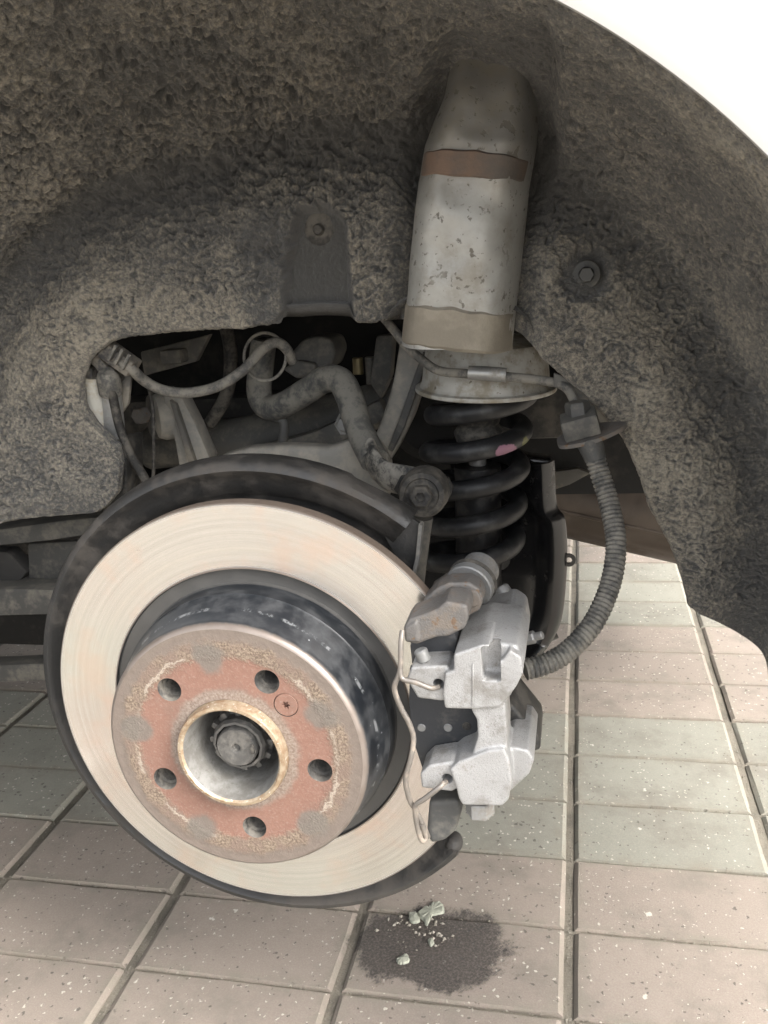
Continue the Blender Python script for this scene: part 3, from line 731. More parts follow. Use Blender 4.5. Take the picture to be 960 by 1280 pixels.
# ================================================================== spring seat, coil spring
SX, SY = P(600, 565, .25)[0] + .004, .262
sc_t = P(612, 425, .235)[2]; sc_b = P(612, 488, .235)[2]
seat = thing('spring_perch', (SX, SY, sc_b), 'silver upper spring seat cup with a brake pipe across it', 'spring perch')
hh = sc_t - sc_b
link('cup', lathe_me([(0, hh), (.040, hh), (.0485, hh - .003), (.0515, hh - .010), (.0545, .006), (.0565, .003), (.0600, .002), (.0605, 0.0), (.0600, -.0012), (.052, -.001), (.03, .004), (0, .004)], (SX + .003, SY - .012, sc_b), (.05, -.03, 1), 72), MT['cup'], seat)

def helix(cx, cy, z0, z1, turns, R, a0, n):
    t = np.linspace(0, 1, n); a = a0 + 2 * np.pi * turns * t
    rr = R * np.interp(t, [0, .08, .9, 1], [.86, 1, 1, .9])
    return np.stack([cx + rr * np.cos(a), cy + rr * np.sin(a), z0 + (z1 - z0) * t], 1), a, t
zs0 = P(600, 738, .21)[2]; zs1 = sc_b - .004
pitch = P(600, 565, .215)[2] - P(600, 613, .215)[2]
turns = (zs1 - zs0) / pitch; a0_ = RAD(-90) - 2 * math.pi * (P(600, 566, .215)[2] - zs0) / pitch
path, ang, tt_ = helix(SX, SY, zs0, zs1, turns, .0415, a0_, 420)
path[:, 0] += np.interp(tt_, [0, .78, 1], [-.020, -.0085, .002])
me = tube_me(path, .0088, 16)
sp_o = link('coil_spring', me, MT['spring'], origin=(SX, SY, zs0))
tag(sp_o, 'black coil spring with a pink paint mark under the silver seat', 'coil spring')
# damper tube inside
dmp = thing('shock_absorber', (SX, SY, zs0), 'black shock absorber standing inside the coil spring', 'shock absorber')
link('tube', cyl_me((SX - .012, SY, zs0 - .03), (SX - .008, SY, zs0 + .10), .021, 28), MT['black_steel'], dmp)
link('rod', cyl_me((SX - .008, SY, zs0 + .10), (SX - .004, SY, sc_b + .004), .008, 16), MT['pin'], dmp)
link('bump_stop', lathe_me([(.008, 0), (.020, .002), (.022, .010), (.018, .016), (.021, .023), (.017, .030), (.019, .037), (.012, .046), (.008, .047)], (SX - .006, SY, sc_b - .05), (0, 0, 1), 28), MT['rubber'], dmp)

# ================================================================== black spring link behind the caliper
sl = thing('spring_link', P(650, 830, .30), 'glossy black pressed steel spring link behind the caliper', 'suspension arm')
def dished(pts, Y0, Y1, rim, bev=.004):
    return prism_me(pts, Y0, Y1, bev, 3)
link('upright_plate', dished([(628, 560), (660, 572), (690, 574), (692, 600), (692, 700), (640, 720), (628, 640)], .300, .325, 0), MT['gloss_black'], sl)
V = []
# curved pan with a rolled rim: cross-section swept down the traced right edge
redge = [(690, 575), (693, 630), (703, 648), (706, 680), (705, 720), (700, 768), (690, 795), (674, 815), (655, 826), (600, 834)]
prof = [(0, .000), (.004, -.010), (.009, -.013), (.014, -.010), (.020, .004), (.030, .012), (.060, .016), (.095, .016)]   # inward distance, Y offset
cpts = catmull(np.array(redge, float), 70)
for x, y in cpts:
    row = []
    for dist, yo in prof:
        p = P(x, y, .285); p[0] -= dist * (1 if y < 800 else .5); p[2] += dist * .35 * max(0, (y - 740) / 90.0); p[1] += yo; row.append(p)
    V.append(row)
pan = grid_mesh(np.array(V))
bm = bmesh.new(); bm.from_mesh(pan); bmesh.ops.solidify(bm, geom=bm.faces[:], thickness=.0025)
link('pan', bm2me(bm), MT['gloss_black'], sl, sharp=50)
tabp = [(700, 688), (708, 690), (716, 694), (719, 700), (715, 706), (707, 708), (700, 712)]
hole = P(711, 700, .283)
t_me = join(lathe_me([(.0030, -.0014), (.0062, -.0014), (.0066, 0), (.0062, .0014), (.0030, .0014), (.0030, -.0014)], hole, seg=28), prism_me([(696, 690), (705, 691), (705, 709), (696, 714)], .2815, .2845, .0006, 1))
link('shade_plate', prism_me([(470, 600), (560, 590), (690, 600), (694, 760), (676, 806), (640, 826), (560, 826), (480, 790)], .335, .35, .004), MT['black_void'], sl)  # dark plate added behind the spring, standing in for shade in the gaps
link('tab', t_me, MT['gloss_black'], sl)
link('lower_arm', tube_me(catmull([P(690, 780, .33), P(640, 800, .32), P(560, 790, .30), P(500, 770, .28)], 24), .020, 14, sq=(1, .7)), MT['gloss_black'], sl)

# ================================================================== exhaust silencer and rails beyond
mu = thing('exhaust_silencer', P(770, 660, .78) * np.array([1, 1, 1]), 'brown stained exhaust silencer under the boot floor', 'silencer')
mz = P(780, 640, .78)
def obl(c, L, a, b, seg=40):
    prof = [(0, -L / 2 - .004), (.6, -L / 2 - .003), (.92, -L / 2 + .001), (1, -L / 2 + .012), (1, L / 2 - .012), (.92, L / 2 - .001), (.6, L / 2 + .003), (0, L / 2 + .004)]
    me = lathe_me([(r, h) for r, h in prof], (0, 0, 0), (1, 0, 0), seg)
    me.transform(Matrix.Diagonal((1, a, b, 1))); me.transform(Matrix.Rotation(RAD(14), 4, 'Y')); me.transform(Matrix.Translation([float(v) for v in c])); return me
link('casing', obl((mz[0] + .02, .80, mz[2] + .020), .34, .13, .080), MT['muffler'], mu)
link('seam', tube_me(catmull([(mz[0] - .15, .672, mz[2] + .05), (mz[0] + .19, .672, mz[2] - .034)], 8), .003, 8), MT['muffler'], mu)
ra = thing('cross_rail', P(760, 600, .5), 'dark cross rails behind the hose above the silencer', 'rail')
link('rail', tube_me([P(640, 585, .56), P(720, 590, .56), P(900, 600, .56)], .007, 12), MT['arm_dark'], ra)
link('rail', tube_me([P(690, 612, .54), P(760, 608, .54), P(900, 608, .54)], .006, 12), MT['under'], ra)
link('gusset', prism_me([(692, 590), (722, 586), (738, 592), (712, 606), (694, 612)], .48, .49, .001), MT['frame'], ra)
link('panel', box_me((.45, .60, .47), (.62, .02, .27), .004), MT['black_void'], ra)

# ================================================================== backing plate (dust shield)
ds = thing('backing_plate', (0, .03, ZC - .17), 'black stamped dust shield curving round behind the brake disc', 'dust shield')
def shield():
    prof = [(.100, .032), (.140, .032), (.1465, .0315), (.1490, .0290), (.1510, .0262), (.1580, .0222), (.1640, .0190), (.1660, .0160), (.1680, .0142), (.1705, .0150), (.1722, .0185), (.1730, .0240), (.1735, .0310), (.1720, .0330)]
    a0, a1, n = 50, 319, 200; V = []
    for a in np.linspace(a0, a1, n):
        c, s = math.cos(RAD(a)), math.sin(RAD(a)); row = []
        for r, y in prof:
            k = 1.0
            if a < 66: # straight cut towards the upper rear
                lim = .1715 * math.cos(RAD(66 - 62)) / max(.2, math.cos(RAD(a - 62))) * 1.0
                r = min(r, lim + (r - .1715) * .2) if a < 66 else r
            if a > 317: r = min(r, .1735 - .004 * ((a - 317) / 2) ** 2)
            row.append((r * c, y, ZC + r * s))
        V.append(row)
    bm = bmesh.new(); bm.from_mesh(grid_mesh(np.array(V))); bmesh.ops.solidify(bm, geom=bm.faces[:], thickness=.0014)
    return bm2me(bm)
link('plate', shield(), MT['shield'], ds, sharp=55)
_a = RAD(318.6); _sp = lathe_me([(.0068 * math.sin(q), -.0068 * math.cos(q)) for q in np.linspace(0.001, math.pi - .001, 12)], (0, 0, 0), (0, 1, 0), 20)
_sp.transform(Matrix.Diagonal((1, 1.35, 1, 1))); _sp.transform(Matrix.Translation((.1668 * math.cos(_a), .0235, ZC + .1668 * math.sin(_a))))
link('rolled_end', _sp, MT['shield'], ds)
link('corner_plate', prism_me([(432, 598), (452, 606), (490, 632), (527, 656), (524, 692), (516, 724), (505, 715), (480, 670), (440, 630)], .0255, .0295, .0009), MT['shield'], ds)
link('edge_strip', prism_me([(523, 655), (528, 657), (524, 700), (517, 724), (513, 722), (519, 698)], .018, .0262, .0008), MT['arm_dark'], ds)

# ================================================================== brake disc
bd = thing('brake_disc', (0, 0, ZC - .15), 'bare machined brake disc with rusty red centre and five bolt holes', 'brake disc')
AX = (0, 0, ZC)
ring = link('friction_ring', lathe_me([(.1055, .0008), (.1064, 0), (.1492, 0), (.1500, -.0008)], AX, seg=200), MT['disc'], bd, origin=AX)
link('outer_edge', lathe_me([(.1500, -.0008), (.1500, -.0102), (.1485, -.0112), (.10, -.0112)], AX, seg=160), MT['disc_edge'], bd, origin=AX)
hat = link('hat', lathe_me([(.1055, .0008), (.1048, -.0018), (.0990, -.0030), (.0955, -.0030), (.0945, -.001), (.0940, .006), (.0938, .014), (.0925, .0155), (.0905, .027), (.0890, .0295), (.0873, .0405), (.0866, .0440), (.0848, .0466), (.0836, .0470)], AX, seg=160), MT['hat'], bd, origin=AX)
def face_with_holes():
    bm = bmesh.new(); y = -.0470
    def loop(cx, cz, r, n):
        vs = [bm.verts.new((cx + r * math.cos(2 * math.pi * k / n), y, cz + r * math.sin(2 * math.pi * k / n))) for k in range(n)]
        return [bm.edges.new((vs[k], vs[(k + 1) % n])) for k in range(n)]
    e = loop(0, ZC, .0836, 140) + loop(0, ZC, .0362, 90)
    for a in BOLTS: e += loop(.0565 * math.cos(a), ZC + .0565 * math.sin(a), .0081, 32)
    a = RAD(41.8); e += loop(.0510 * math.cos(a), ZC + .0510 * math.sin(a), .0080, 32)
    bmesh.ops.triangle_fill(bm, use_beauty=True, use_dissolve=False, edges=e, normal=(0, -1, 0))
    for f in bm.faces:
        if f.normal.y > 0: f.normal_flip()
    m = bpy.data.meshes.new('m'); bm.to_mesh(m); bm.free(); return m
face = link('mounting_face', face_with_holes(), MT['face'], bd, origin=AX, smooth=False)
for a in BOLTS:                                # threaded bolt holes
    c = (.0565 * math.cos(a), -.0470, ZC + .0565 * math.sin(a))
    pr = [(.0081, 0), (.0074, -.0009), (.0072, -.006)]
    for k in range(12): pr += [(.0066, -.0065 - k * .0014), (.0058, -.0072 - k * .0014)]
    pr += [(.0058, -.026), (0, -.026)]
    link('bolt_hole', lathe_me(pr, c, seg=28), MT['rubber'], face)
# countersunk star-socket screw
a = RAD(41.8); c = np.array([.0510 * math.cos(a), -.0470, ZC + .0510 * math.sin(a)])
def star_me():
    bm = bmesh.new(); n = 60
    def loop(fr, y):
        return [bm.verts.new((c[0] + fr(t) * math.cos(t), y, c[2] + fr(t) * math.sin(t))) for t in np.linspace(0, 2 * math.pi, n, endpoint=False)]
    st = lambda t: .0023 + .00055 * math.cos(6 * t)
    L = [loop(lambda t: .0077, c[1] + .004), loop(lambda t: .0077, c[1] + .0006), loop(lambda t: .0073, c[1] - .0002), loop(st, c[1] - .0002), loop(lambda t: st(t) * .95, c[1] + .003)]
    for q in range(4):
        for i in range(n): bm.faces.new((L[q][i], L[q][(i + 1) % n], L[q + 1][(i + 1) % n], L[q + 1][i]))
    bm.faces.new(L[4]); return bm2me(bm)
link('locating_screw', star_me(), MT['face'], face, origin=AX, sharp=30)
link('screw_recess', lathe_me([(.0080, 0), (.0080, -.0045), (0, -.0045)], tuple(c), seg=32), MT['rubber'], face)

# ================================================================== hub
hb = thing('wheel_hub', (0, -.03, ZC - .036), 'wheel hub collar with the axle nut deep inside its bore', 'wheel hub')
link('spigot', lathe_me([(.0360, -.001), (.0358, .0062), (.0350, .0078), (.0330, .0080), (.0318, .0066)], (0, -.047, ZC), seg=96), MT['spigot'], hb, origin=AX)
link('bore', lathe_me([(.0318, .0066), (.0308, .004), (.0292, -.012), (.0282, -.034), (.0262, -.040), (.0215, -.0415), (0, -.0420)], (0, -.047, ZC), seg=72), MT['bore'], hb, origin=AX)
nut = link('axle_nut', join(lathe_me([(.0205, -.024), (.0205, .004), (.0195, .005), (.0168, .0055)], (0, -.0255, ZC), seg=40),
     lathe_me([(.0178, .004), (.0182, .006), (.0182, .013), (.0168, .0155), (.0152, .0158), (.0150, .0120)], (0, -.0255, ZC), seg=12), *[box_me((.0196 * math.cos(q), -.0305, ZC + .0196 * math.sin(q)), (.0042, .010, .0042), .001, Matrix.Rotation(-q, 4, 'Y')) for q in np.linspace(0, 2 * math.pi, 12, endpoint=False)]), MT['nut'], hb, origin=AX, sharp=28)
link('axle_stub', lathe_me([(.0136, .004), (.0136, .0172), (.0127, .0185), (.0045, .0188), (.0028, .0182), (.0020, .0150), (0, .0135)], (0, -.0255, ZC), seg=48), MT['nut'], hb, origin=AX)
link('stake_notch', box_me((.0112, -.0442, ZC + .0002), (.0026, .0022, .0065), .0008), MT['rubber'], hb)

# ================================================================== brake caliper
FY = -.046
ca = thing('brake_caliper', P(600, 1010, -.02), 'silver cast brake caliper gripping the rear edge of the disc', 'brake caliper')
bm = bmesh.new()
up_block = [(567, 818), (602, 806), (612, 806), (613, 826), (628, 826), (637, 812), (652, 822), (654, 842), (646, 858), (633, 876), (624, 885), (590, 887), (556, 886), (553, 868), (556, 842), (567, 838)]
prism_bm(bm, px_poly(up_block, FY), FY, -.012, .0014, 2)
prism_bm(bm, px_poly([(567, 818), (601, 807), (645, 812), (656, 830), (650, 850), (600, 850), (567, 836)], FY), FY + .006, .020, .0018, 2)    # bridge over the disc edge
ear_u = [(508, 850), (514, 834), (560, 832), (562, 870), (553, 877), (522, 873)]
prism_bm(bm, px_poly(ear_u, FY + .004), FY + .004, -.018, .0013, 2)
neck = [(584, 868), (630, 868), (632, 890), (634, 915), (634, 945), (584, 960), (591, 940), (597, 922), (596, 900), (590, 890)]
prism_bm(bm, px_poly(neck, FY + .003), FY + .003, -.014, .0014, 2)
low_block = [(562, 962), (572, 953), (590, 946), (610, 938), (630, 936), (637, 952), (640, 975), (636, 1000), (628, 1008), (578, 1007), (573, 998), (570, 985)]
prism_bm(bm, px_poly(low_block, FY), FY, -.010, .0014, 2)
prism_bm(bm, px_poly([(618, 945), (640, 934), (660, 938), (668, 950), (662, 968), (638, 990), (622, 996)], FY + .012), FY + .012, .022, .0018, 2)
ear_l = [(525, 968), (536, 957), (566, 952), (574, 985), (564, 990), (527, 985)]
prism_bm(bm, px_poly(ear_l, FY + .004), FY + .004, -.018, .0013, 2)
# inboard cylinder housing
hc = P(585, 905, .03)
hm = cyl_me((hc[0], .022, hc[2]), (hc[0], .080, hc[2]), .033, 40, bev=.004); bm.from_mesh(hm)
prism_bm(bm, px_poly([(598, 862), (640, 862), (640, 980), (598, 980)], .015), .012, .07, .004, 3)
prism_bm(bm, px_poly([(570, 775), (640, 762), (655, 772), (660, 800), (640, 850), (580, 850)], .020), .010, .060, .004, 3)
solid = bm2me(bm)
eh = [P(547, 859, FY), P(558, 978, FY)]
cut = [cyl_me(h + np.array([0, -.01, 0]), h + np.array([0, .020, 0]), .0034, 20) for h in eh]
pk_ = P(612, 842, FY); cut.append(box_me(pk_ + np.array([0.001, .004, .006]), (.011, .018, .022), .002))
body = link('housing', cast(solid, .0007, 1, cut), MT['caliper'], ca, sharp=None)
q = P(650, 800, .02); link('bleed_screw', join(cyl_me(q, q + np.array([.010, -.003, .004]), .0042, 6), cyl_me(q + np.array([.009, -.0027, .0036]), q + np.array([.015, -.0045, .006]), .0026, 14)), MT['pin'], ca, sharp=25)
# dark wedge of the inner housing between bridge and lower finger
link('inner_wing', prism_me([(627, 884), (640, 880), (674, 922), (676, 938), (652, 944), (632, 912)], .0, .045, .003, 3), MT['black_dusty'], ca)
link('seam', prism_me([(590, 830), (592, 830), (592, 884), (590, 884)], FY - .0006, FY + .003, .0002, 1), MT['caliper'], ca)
# pads
for nm, y0, y1 in (('brake_pad', -.0175, -.0125), ('brake_pad', .0225, .0275)):
    pdn = link(nm, prism_me([(512, 835), (560, 815), (600, 850), (612, 900), (606, 950), (560, 975), (530, 968), (516, 925), (511, 880)], y0, y1, .001), MT['pad'], ca)
    s = 1 if y0 < 0 else -1
    link('friction_lining', prism_me([(516, 845), (555, 828), (590, 860), (598, 900), (592, 945), (560, 962), (536, 955), (522, 925), (516, 880)], y1 if s > 0 else y0, (-.0003) if s > 0 else .0218, .0006), MT['rubber'], pdn)
    if y0 < 0:
        for (x, y) in ((527, 909.5), (560, 909.5)): q = P(x, y, y0); link('rivet', cyl_me(q + np.array([0, .001, 0]), q - np.array([0, .0008, 0]), .0028, 18), MT['pin'], pdn)
        q = P(583.5, 908, y0); link('rivet', cyl_me(q + np.array([0, .001, 0]), q - np.array([0, .0003, 0]), .0030, 18), MT['rubber'], pdn)
# carrier bracket: upper claw with guide pin, lower foot with bolt
bm = bmesh.new()
prism_bm(bm, px_poly([(504, 784), (511, 774), (530, 768), (546, 762), (557, 752), (584, 757), (586, 772), (581, 786), (560, 796), (545, 797), (521, 806), (506, 803)], -.036), -.036, -.010, .0016, 2)
prism_bm(bm, px_poly([(506, 785), (520, 777), (524, 803), (507, 802)], -.038), -.038, -.030, .001, 2)
prism_bm(bm, px_poly([(528, 752), (545, 736), (560, 729), (586, 728), (599, 736), (604, 750), (600, 763), (586, 770), (540, 774)], -.008), -.008, .010, .0016, 2)
prism_bm(bm, px_poly([(535, 742), (556, 728), (575, 724), (590, 728), (590, 750), (545, 762)], .012), .004, .034, .002, 2)
cb = link('carrier_bracket', cast(bm2me(bm), .0008, 1), MT['bracket'], ca, sharp=None)
q = P(589, 748, -.0085); link('pin_head', cyl_me(q + np.array([0, .004, 0]), q + np.array([0, -.0012, 0]), .0058, 24), MT['bracket'], cb)
g0, g1 = P(585, 735, .024), P(603, 708, .050)
link('guide_pin', join(cyl_me(g0, g0 + (g1 - g0) * .35, .0160, 28), cyl_me(g0 + (g1 - g0) * .2, g1, .0128, 28, bev=.003)), MT['pin'], cb)
link('pin_boot', lathe_me([(.0120, 0), (.0165, .001), (.0168, .004), (.0150, .006)], g0 + (g1 - g0) * .18, tuple(g1 - g0), 28), MT['rubber'], cb)
link('bleed_nipple', cyl_me(P(625, 735, .06), P(637, 752, .055), .006, 16), MT['pin'], cb)
link('pad_shoe', prism_me([(512, 806), (530, 796), (566, 788), (572, 800), (566, 828), (515, 832)], -.022, -.010, .0015), MT['pad'], cb)
link('pad_pin', join(cyl_me(P(525, 812, -.034), P(531, 826, -.034), .0042, 16), box_me(P(530, 826, -.031), (.009, .008, .006), .0015)), MT['pin'], cb)
lf = link('carrier_foot', cast(prism_me([(536, 1003), (572, 1000), (578, 1012), (570, 1040), (556, 1052), (538, 1056), (533, 1040)], -.030, .0, .003, 3), .0012, 4), MT['arm_dark'], ca, sharp=None)
q0 = P(600, 1006, -.034); link('carrier_bolt', cyl_me(q0 + np.array([0, 0, .004]), q0 + np.array([0, 0, -.0065]), .0088, 6), MT['pin'], ca, sharp=25)
# anti-rattle wire spring
w1 = catmull([P(503, 788, -.044), P(501, 806, -.048), P(500, 838, -.050), P(493, 860, -.050), P(501, 884, -.049), P(512, 905, -.048), P(517, 925, -.048), P(513, 950, -.050), P(507, 975, -.050), P(512, 1000, -.048), P(519, 1012, -.047), P(530, 1034, -.044), P(535, 1046, -.040)], 90)
w2 = catmull([P(500, 836, -.050), P(503, 848, -.051), P(520, 853, -.051), P(538, 860, -.050), P(547, 859, -.044), P(549, 858, -.034)], 40)
w3 = catmull([P(558, 978, -.034), P(556, 978, -.046), P(548, 985, -.051), P(530, 999, -.051), P(520, 1006, -.050), P(519, 1018, -.049), P(523, 1040, -.047), P(528, 1051, -.046), P(532, 1046, -.044), P(527, 1030, -.046)], 60)
link('retaining_spring', join(tube_me(w1, .00165, 10), tube_me(w2, .00165, 10), tube_me(w3, .00165, 10)), MT['wire'], ca)

# ================================================================== brake hose, its bracket and pipe
hs_ = thing('brake_hose', P(745, 580, .12), 'corrugated brake hose hanging in a loop from its bracket to the caliper', 'brake hose')
hp = catmull([P(736, 550, .130), P(743, 570, .128), P(750, 592, .125), P(762, 632, .115), P(770, 680, .098), P(763, 730, .080), P(742, 778, .062), P(712, 812, .048), P(684, 829, .040), P(656, 837, .034)], 400)
hp = arclen(hp, 760)
s = np.linspace(0, 1, 760); start = .075
rad = np.where(s < start, .0098 + .0012 * np.clip((start * .55 - s) / start, 0, 1), .0060 + .0014 * (np.abs(np.sin(np.clip(s - start, 0, 1) * np.pi * 60)) ** .6))
link('sleeve', tube_me(hp[:int(760 * start) + 2], np.interp(s[:int(760 * start) + 2], [0, start], [.0095, .0075]), 20), MT['arm_dark'], hs_)
link('corrugated_guard', tube_me(hp[int(760 * start):], rad[int(760 * start):], 18), MT['cable'], hs_)
br = thing('hose_bracket', P(740, 545, .14), 'rusty bracket plate holding the brake hose to the liner edge', 'bracket')
def plate():
    pts = [(700, 551), (706, 545), (722, 537), (745, 532), (765, 527), (775, 530), (768, 540), (752, 551), (728, 560), (708, 560)]
    return None
bc = P(736, 546, .135)
rot = Matrix.Rotation(RAD(-14), 4, 'Y') @ Matrix.Rotation(RAD(12), 4, 'X')
def ell_plate():
    b = bmesh.new()
    vs = [b.verts.new((.025 * math.cos(t) * (1 + .10 * math.cos(3 * t)), .014 * math.sin(t), 0)) for t in np.linspace(0, 6.283, 28, endpoint=False)]
    f = b.faces.new(vs); r_ = bmesh.ops.extrude_face_region(b, geom=[f]); bmesh.ops.translate(b, vec=(0, 0, .003), verts=[v for v in r_['geom'] if isinstance(v, bmesh.types.BMVert)])
    bmesh.ops.recalc_face_normals(b, faces=b.faces[:]); bmesh.ops.transform(b, matrix=rot, verts=b.verts[:]); bmesh.ops.translate(b, vec=[float(v) for v in bc], verts=b.verts[:])
    return bm2me(b)
link('plate', ell_plate(), MT['bracket'], br, sharp=30)
link('upright', prism_me([(692, 466), (716, 474), (732, 486), (752, 500), (772, 526), (768, 535), (745, 531), (731, 522), (722, 500), (706, 486), (692, 484)], .163, .167, .0015), MT['frame'], br)
link('clamp', join(box_me(bc + np.array([-.006, -.002, .010]), (.026, .020, .016), .002, rot), lathe_me([(0, .022), (.008, .022), (.009, .020), (.009, 0)], bc + np.array([-.006, 0, .004]), (-.1, 0, 1), 6)), MT['arm_dark'], br, sharp=28)
pp_ = thing('brake_pipe', P(545, 466, .18), 'thin steel brake pipe running across the silver spring seat', 'pipe')
link('pipe', tube_me(catmull([P(478, 395, .20), P(492, 412, .195), P(508, 432, .19), P(528, 450, .185), P(548, 463, .180), P(580, 467, .178), P(635, 471, .176), P(680, 476, .172), P(704, 482, .164), P(716, 497, .155), P(723, 520, .145), P(728, 540, .138)], 140), .0036, 12), MT['cable'], pp_)
link('union', tube_me(catmull([P(586, 466, .178), P(608, 467, .177), P(633, 469, .176)], 10), [.0056] * 10, 12), MT['zinc'], pp_)

# ================================================================== anti-roll bar and its link bush
ab = thing('anti_roll_bar', P(330, 510, .26), 'dusty anti-roll bar bent in a crank above the disc', 'anti-roll bar')
path = catmull([P(330, 425, .30), P(326, 460, .30), P(324, 490, .295), P(333, 508, .29), P(352, 507, .28), P(382, 490, .265), P(405, 475, .255), P(425, 476, .245), P(437, 497, .235), P(447, 530, .22), P(458, 556, .205), P(468, 575, .19)], 120)
link('bar', tube_me(path, .0122, 20), MT['bar'], ab)
link('flattened_end', tube_me(catmull([P(462, 565, .195), P(470, 582, .18), P(486, 596, .168), P(510, 601, .16), P(535, 606, .155)], 30), np.interp(np.linspace(0, 1, 30), [0, .3, 1], [.0135, .0125, .0120]), 18, sq=(.45, 1.1)), MT['bar_peeled'], ab)
lk = thing('stabiliser_link', P(530, 640, .14), 'stabiliser link with a round rubber bush and hex bolt', 'link')
bq = P(524, 624, .10); bq2 = P(532, 612, .135)
link('bush', lathe_me([(0, -.002), (.0155, -.002), (.0180, 0), (.0190, .006), (.0185, .020), (.0165, .026), (.0130, .0275), (.0120, .026), (0, .026)], bq2 + np.array([0, .004, 0]), tuple(bq - bq2), 40), MT['rubber'], lk)
ax_l = (bq - bq2) / np.linalg.norm(bq - bq2)
link('bolt_head', join(lathe_me([(.0040, .0345), (.0075, .0345), (.0088, .0332), (.0088, .026)], bq2 + np.array([0, .004, 0]), tuple(ax_l), 6), lathe_me([(.0040, .0345), (.0040, .030), (0, .030)], bq2 + np.array([0, .004, 0]), tuple(ax_l), 20)), MT['black_dusty'], lk, sharp=25)
link('mount_plate', prism_me([(500, 596), (530, 592), (560, 598), (566, 610), (562, 622), (540, 640), (505, 628), (492, 612)], .150, .156, .001), MT['black_dusty'], lk)
link('rod', tube_me([P(528, 645, .145), P(522, 690, .150), P(516, 740, .150)], .0085, 14), MT['arm_dark'], lk)

# ================================================================== links, arms and cables in the opening
ua = thing('upper_arm', P(470, 590, .26), 'grey upper control arm slanting up to the body', 'suspension arm')
link('arm', prism_me([(520, 418), (546, 432), (532, 470), (516, 520), (497, 560), (478, 590), (452, 588), (462, 560), (478, 520), (490, 480), (496, 445), (500, 420)], .285, .312, .006, 3), MT['grey_arm'], ua)
link('rib', prism_me([(528, 440), (536, 445), (505, 535), (490, 566), (484, 562), (500, 520)], .279, .287, .002, 2), MT['arm_dark'], ua)
kn = thing('wheel_carrier', P(400, 640, .10), 'pale grey cast wheel carrier showing above the dust shield', 'wheel carrier')
link('casting', cast(prism_me([(270, 572), (310, 560), (360, 557), (412, 560), (440, 548), (470, 552), (486, 580), (488, 612), (470, 660), (300, 660), (270, 610)], .222, .245, .006, 3), .002, 6), MT['grey_arm'], kn, sharp=None)
fl = thing('front_link', P(240, 575, .28), 'grey ribbed link running down beside the silver filler pipe', 'link')
link('blade', prism_me([(203, 486), (226, 494), (244, 530), (262, 572), (258, 592), (225, 592), (218, 550), (206, 515)], .270, .292, .003, 2), MT['grey_arm'], fl)
link('ridge', prism_me([(211, 500), (219, 505), (246, 585), (238, 588)], .264, .272, .0015, 2), MT['frame'], fl)
bc_ = P(203, 520, .285); link('bush', lathe_me([(.006, .008), (.014, .008), (.021, .006), (.024, 0), (.024, -.02)], bc_, (-.75, -.55, 0), 32), MT['grey_arm'], fl)
cb_ = P(180, 518, .27); link('bolt', join(lathe_me([(0, .010), (.0075, .010), (.0085, .008), (.0085, 0)], cb_, (-.2, -1, 0), 6)), MT['bracket'], fl, sharp=25)
th2 = link('rubber_disc', lathe_me([(0, .004), (.020, .004), (.024, 0), (.024, -.008)], P(192, 520, .30), (-.75, -.55, .05), 32), MT['rubber'], fl)
# silver filler pipe and connectors at the front of the opening
fp = thing('filler_pipe', P(125, 555, .17), 'silver filler pipe half hidden by the front edge of the liner', 'pipe')
link('pipe', tube_me(catmull([P(118, 470, .185), P(120, 500, .185), P(124, 530, .186), P(130, 556, .19)], 16), [.0185] * 16, 24), MT['pipe'], fp)
link('strip', prism_me([(124, 490), (148, 487), (154, 552), (128, 556)], .172, .178, .001), MT['zinc'], fp)
link('cover', prism_me([(125, 553), (158, 548), (160, 640), (128, 645)], .168, .20, .003), MT['black_dusty'], fp)
cn = thing('wiring_connector', P(140, 470, .17), 'dusty black cable connectors clipped at the front corner of the opening', 'connector')
rt = Matrix.Rotation(RAD(38), 4, 'Y')
link('plug', box_me(P(150, 448, .17), (.030, .018, .014), .002, rt), MT['plastic_conn'], cn)
link('plug', box_me(P(133, 459, .175), (.032, .016, .010), .002, Matrix.Rotation(RAD(55), 4, 'Y')), MT['plastic_conn'], cn)
link('plug', box_me(P(112, 475, .18), (.014, .016, .022), .002, Matrix.Rotation(RAD(8), 4, 'Y')), MT['plastic_conn'], cn)
for q_ in ((141, 441), (149, 446), (158, 452)): link('latch_rib', box_me(P(q_[0], q_[1], .158), (.0025, .004, .015), .0006, rt), MT['cable'], cn)
link('clip_nut', join(lathe_me([(0, .01), (.006, .01), (.009, .006), (.010, 0), (.010, -.012)], P(136, 476, .168), (.2, -.4, .8), 14)), MT['cable'], cn)
link('bracket', prism_me([(152, 470), (164, 468), (160, 505), (150, 520), (146, 500)], .18, .184, .001), MT['frame'], cn)
wc = thing('sensor_cable', P(230, 490, .2), 'grey sensor cable sagging across the opening to the anti-roll bar', 'cable')
link('cable', tube_me(catmull([P(150, 452, .165), P(163, 460, .165), P(182, 477, .18), P(205, 488, .19), P(235, 491, .20), P(272, 483, .21), P(305, 462, .22), P(328, 437, .23), P(345, 428, .235), P(358, 436, .24), P(366, 452, .25)], 120), .0046, 12), MT['cable'], wc)
wd_ = thing('lower_cable', P(165, 560, .18), 'thin dark cable dropping behind the dust shield from the connectors', 'cable')
link('cable', tube_me(catmull([P(138, 480, .165), P(143, 505, .168), P(150, 535, .17), P(163, 568, .172), P(182, 600, .17), P(192, 625, .16)], 60), .0040, 10), MT['rubber'], wd_)
wt = thing('thin_wire', P(195, 560, .2), 'thin wire hanging beside the grey ribbed link', 'wire')
link('wire', tube_me(catmull([P(186, 485, .21), P(191, 510, .21), P(192, 545, .21), P(192, 585, .21), P(190, 615, .20)], 40), .0016, 8), MT['rubber'], wt)
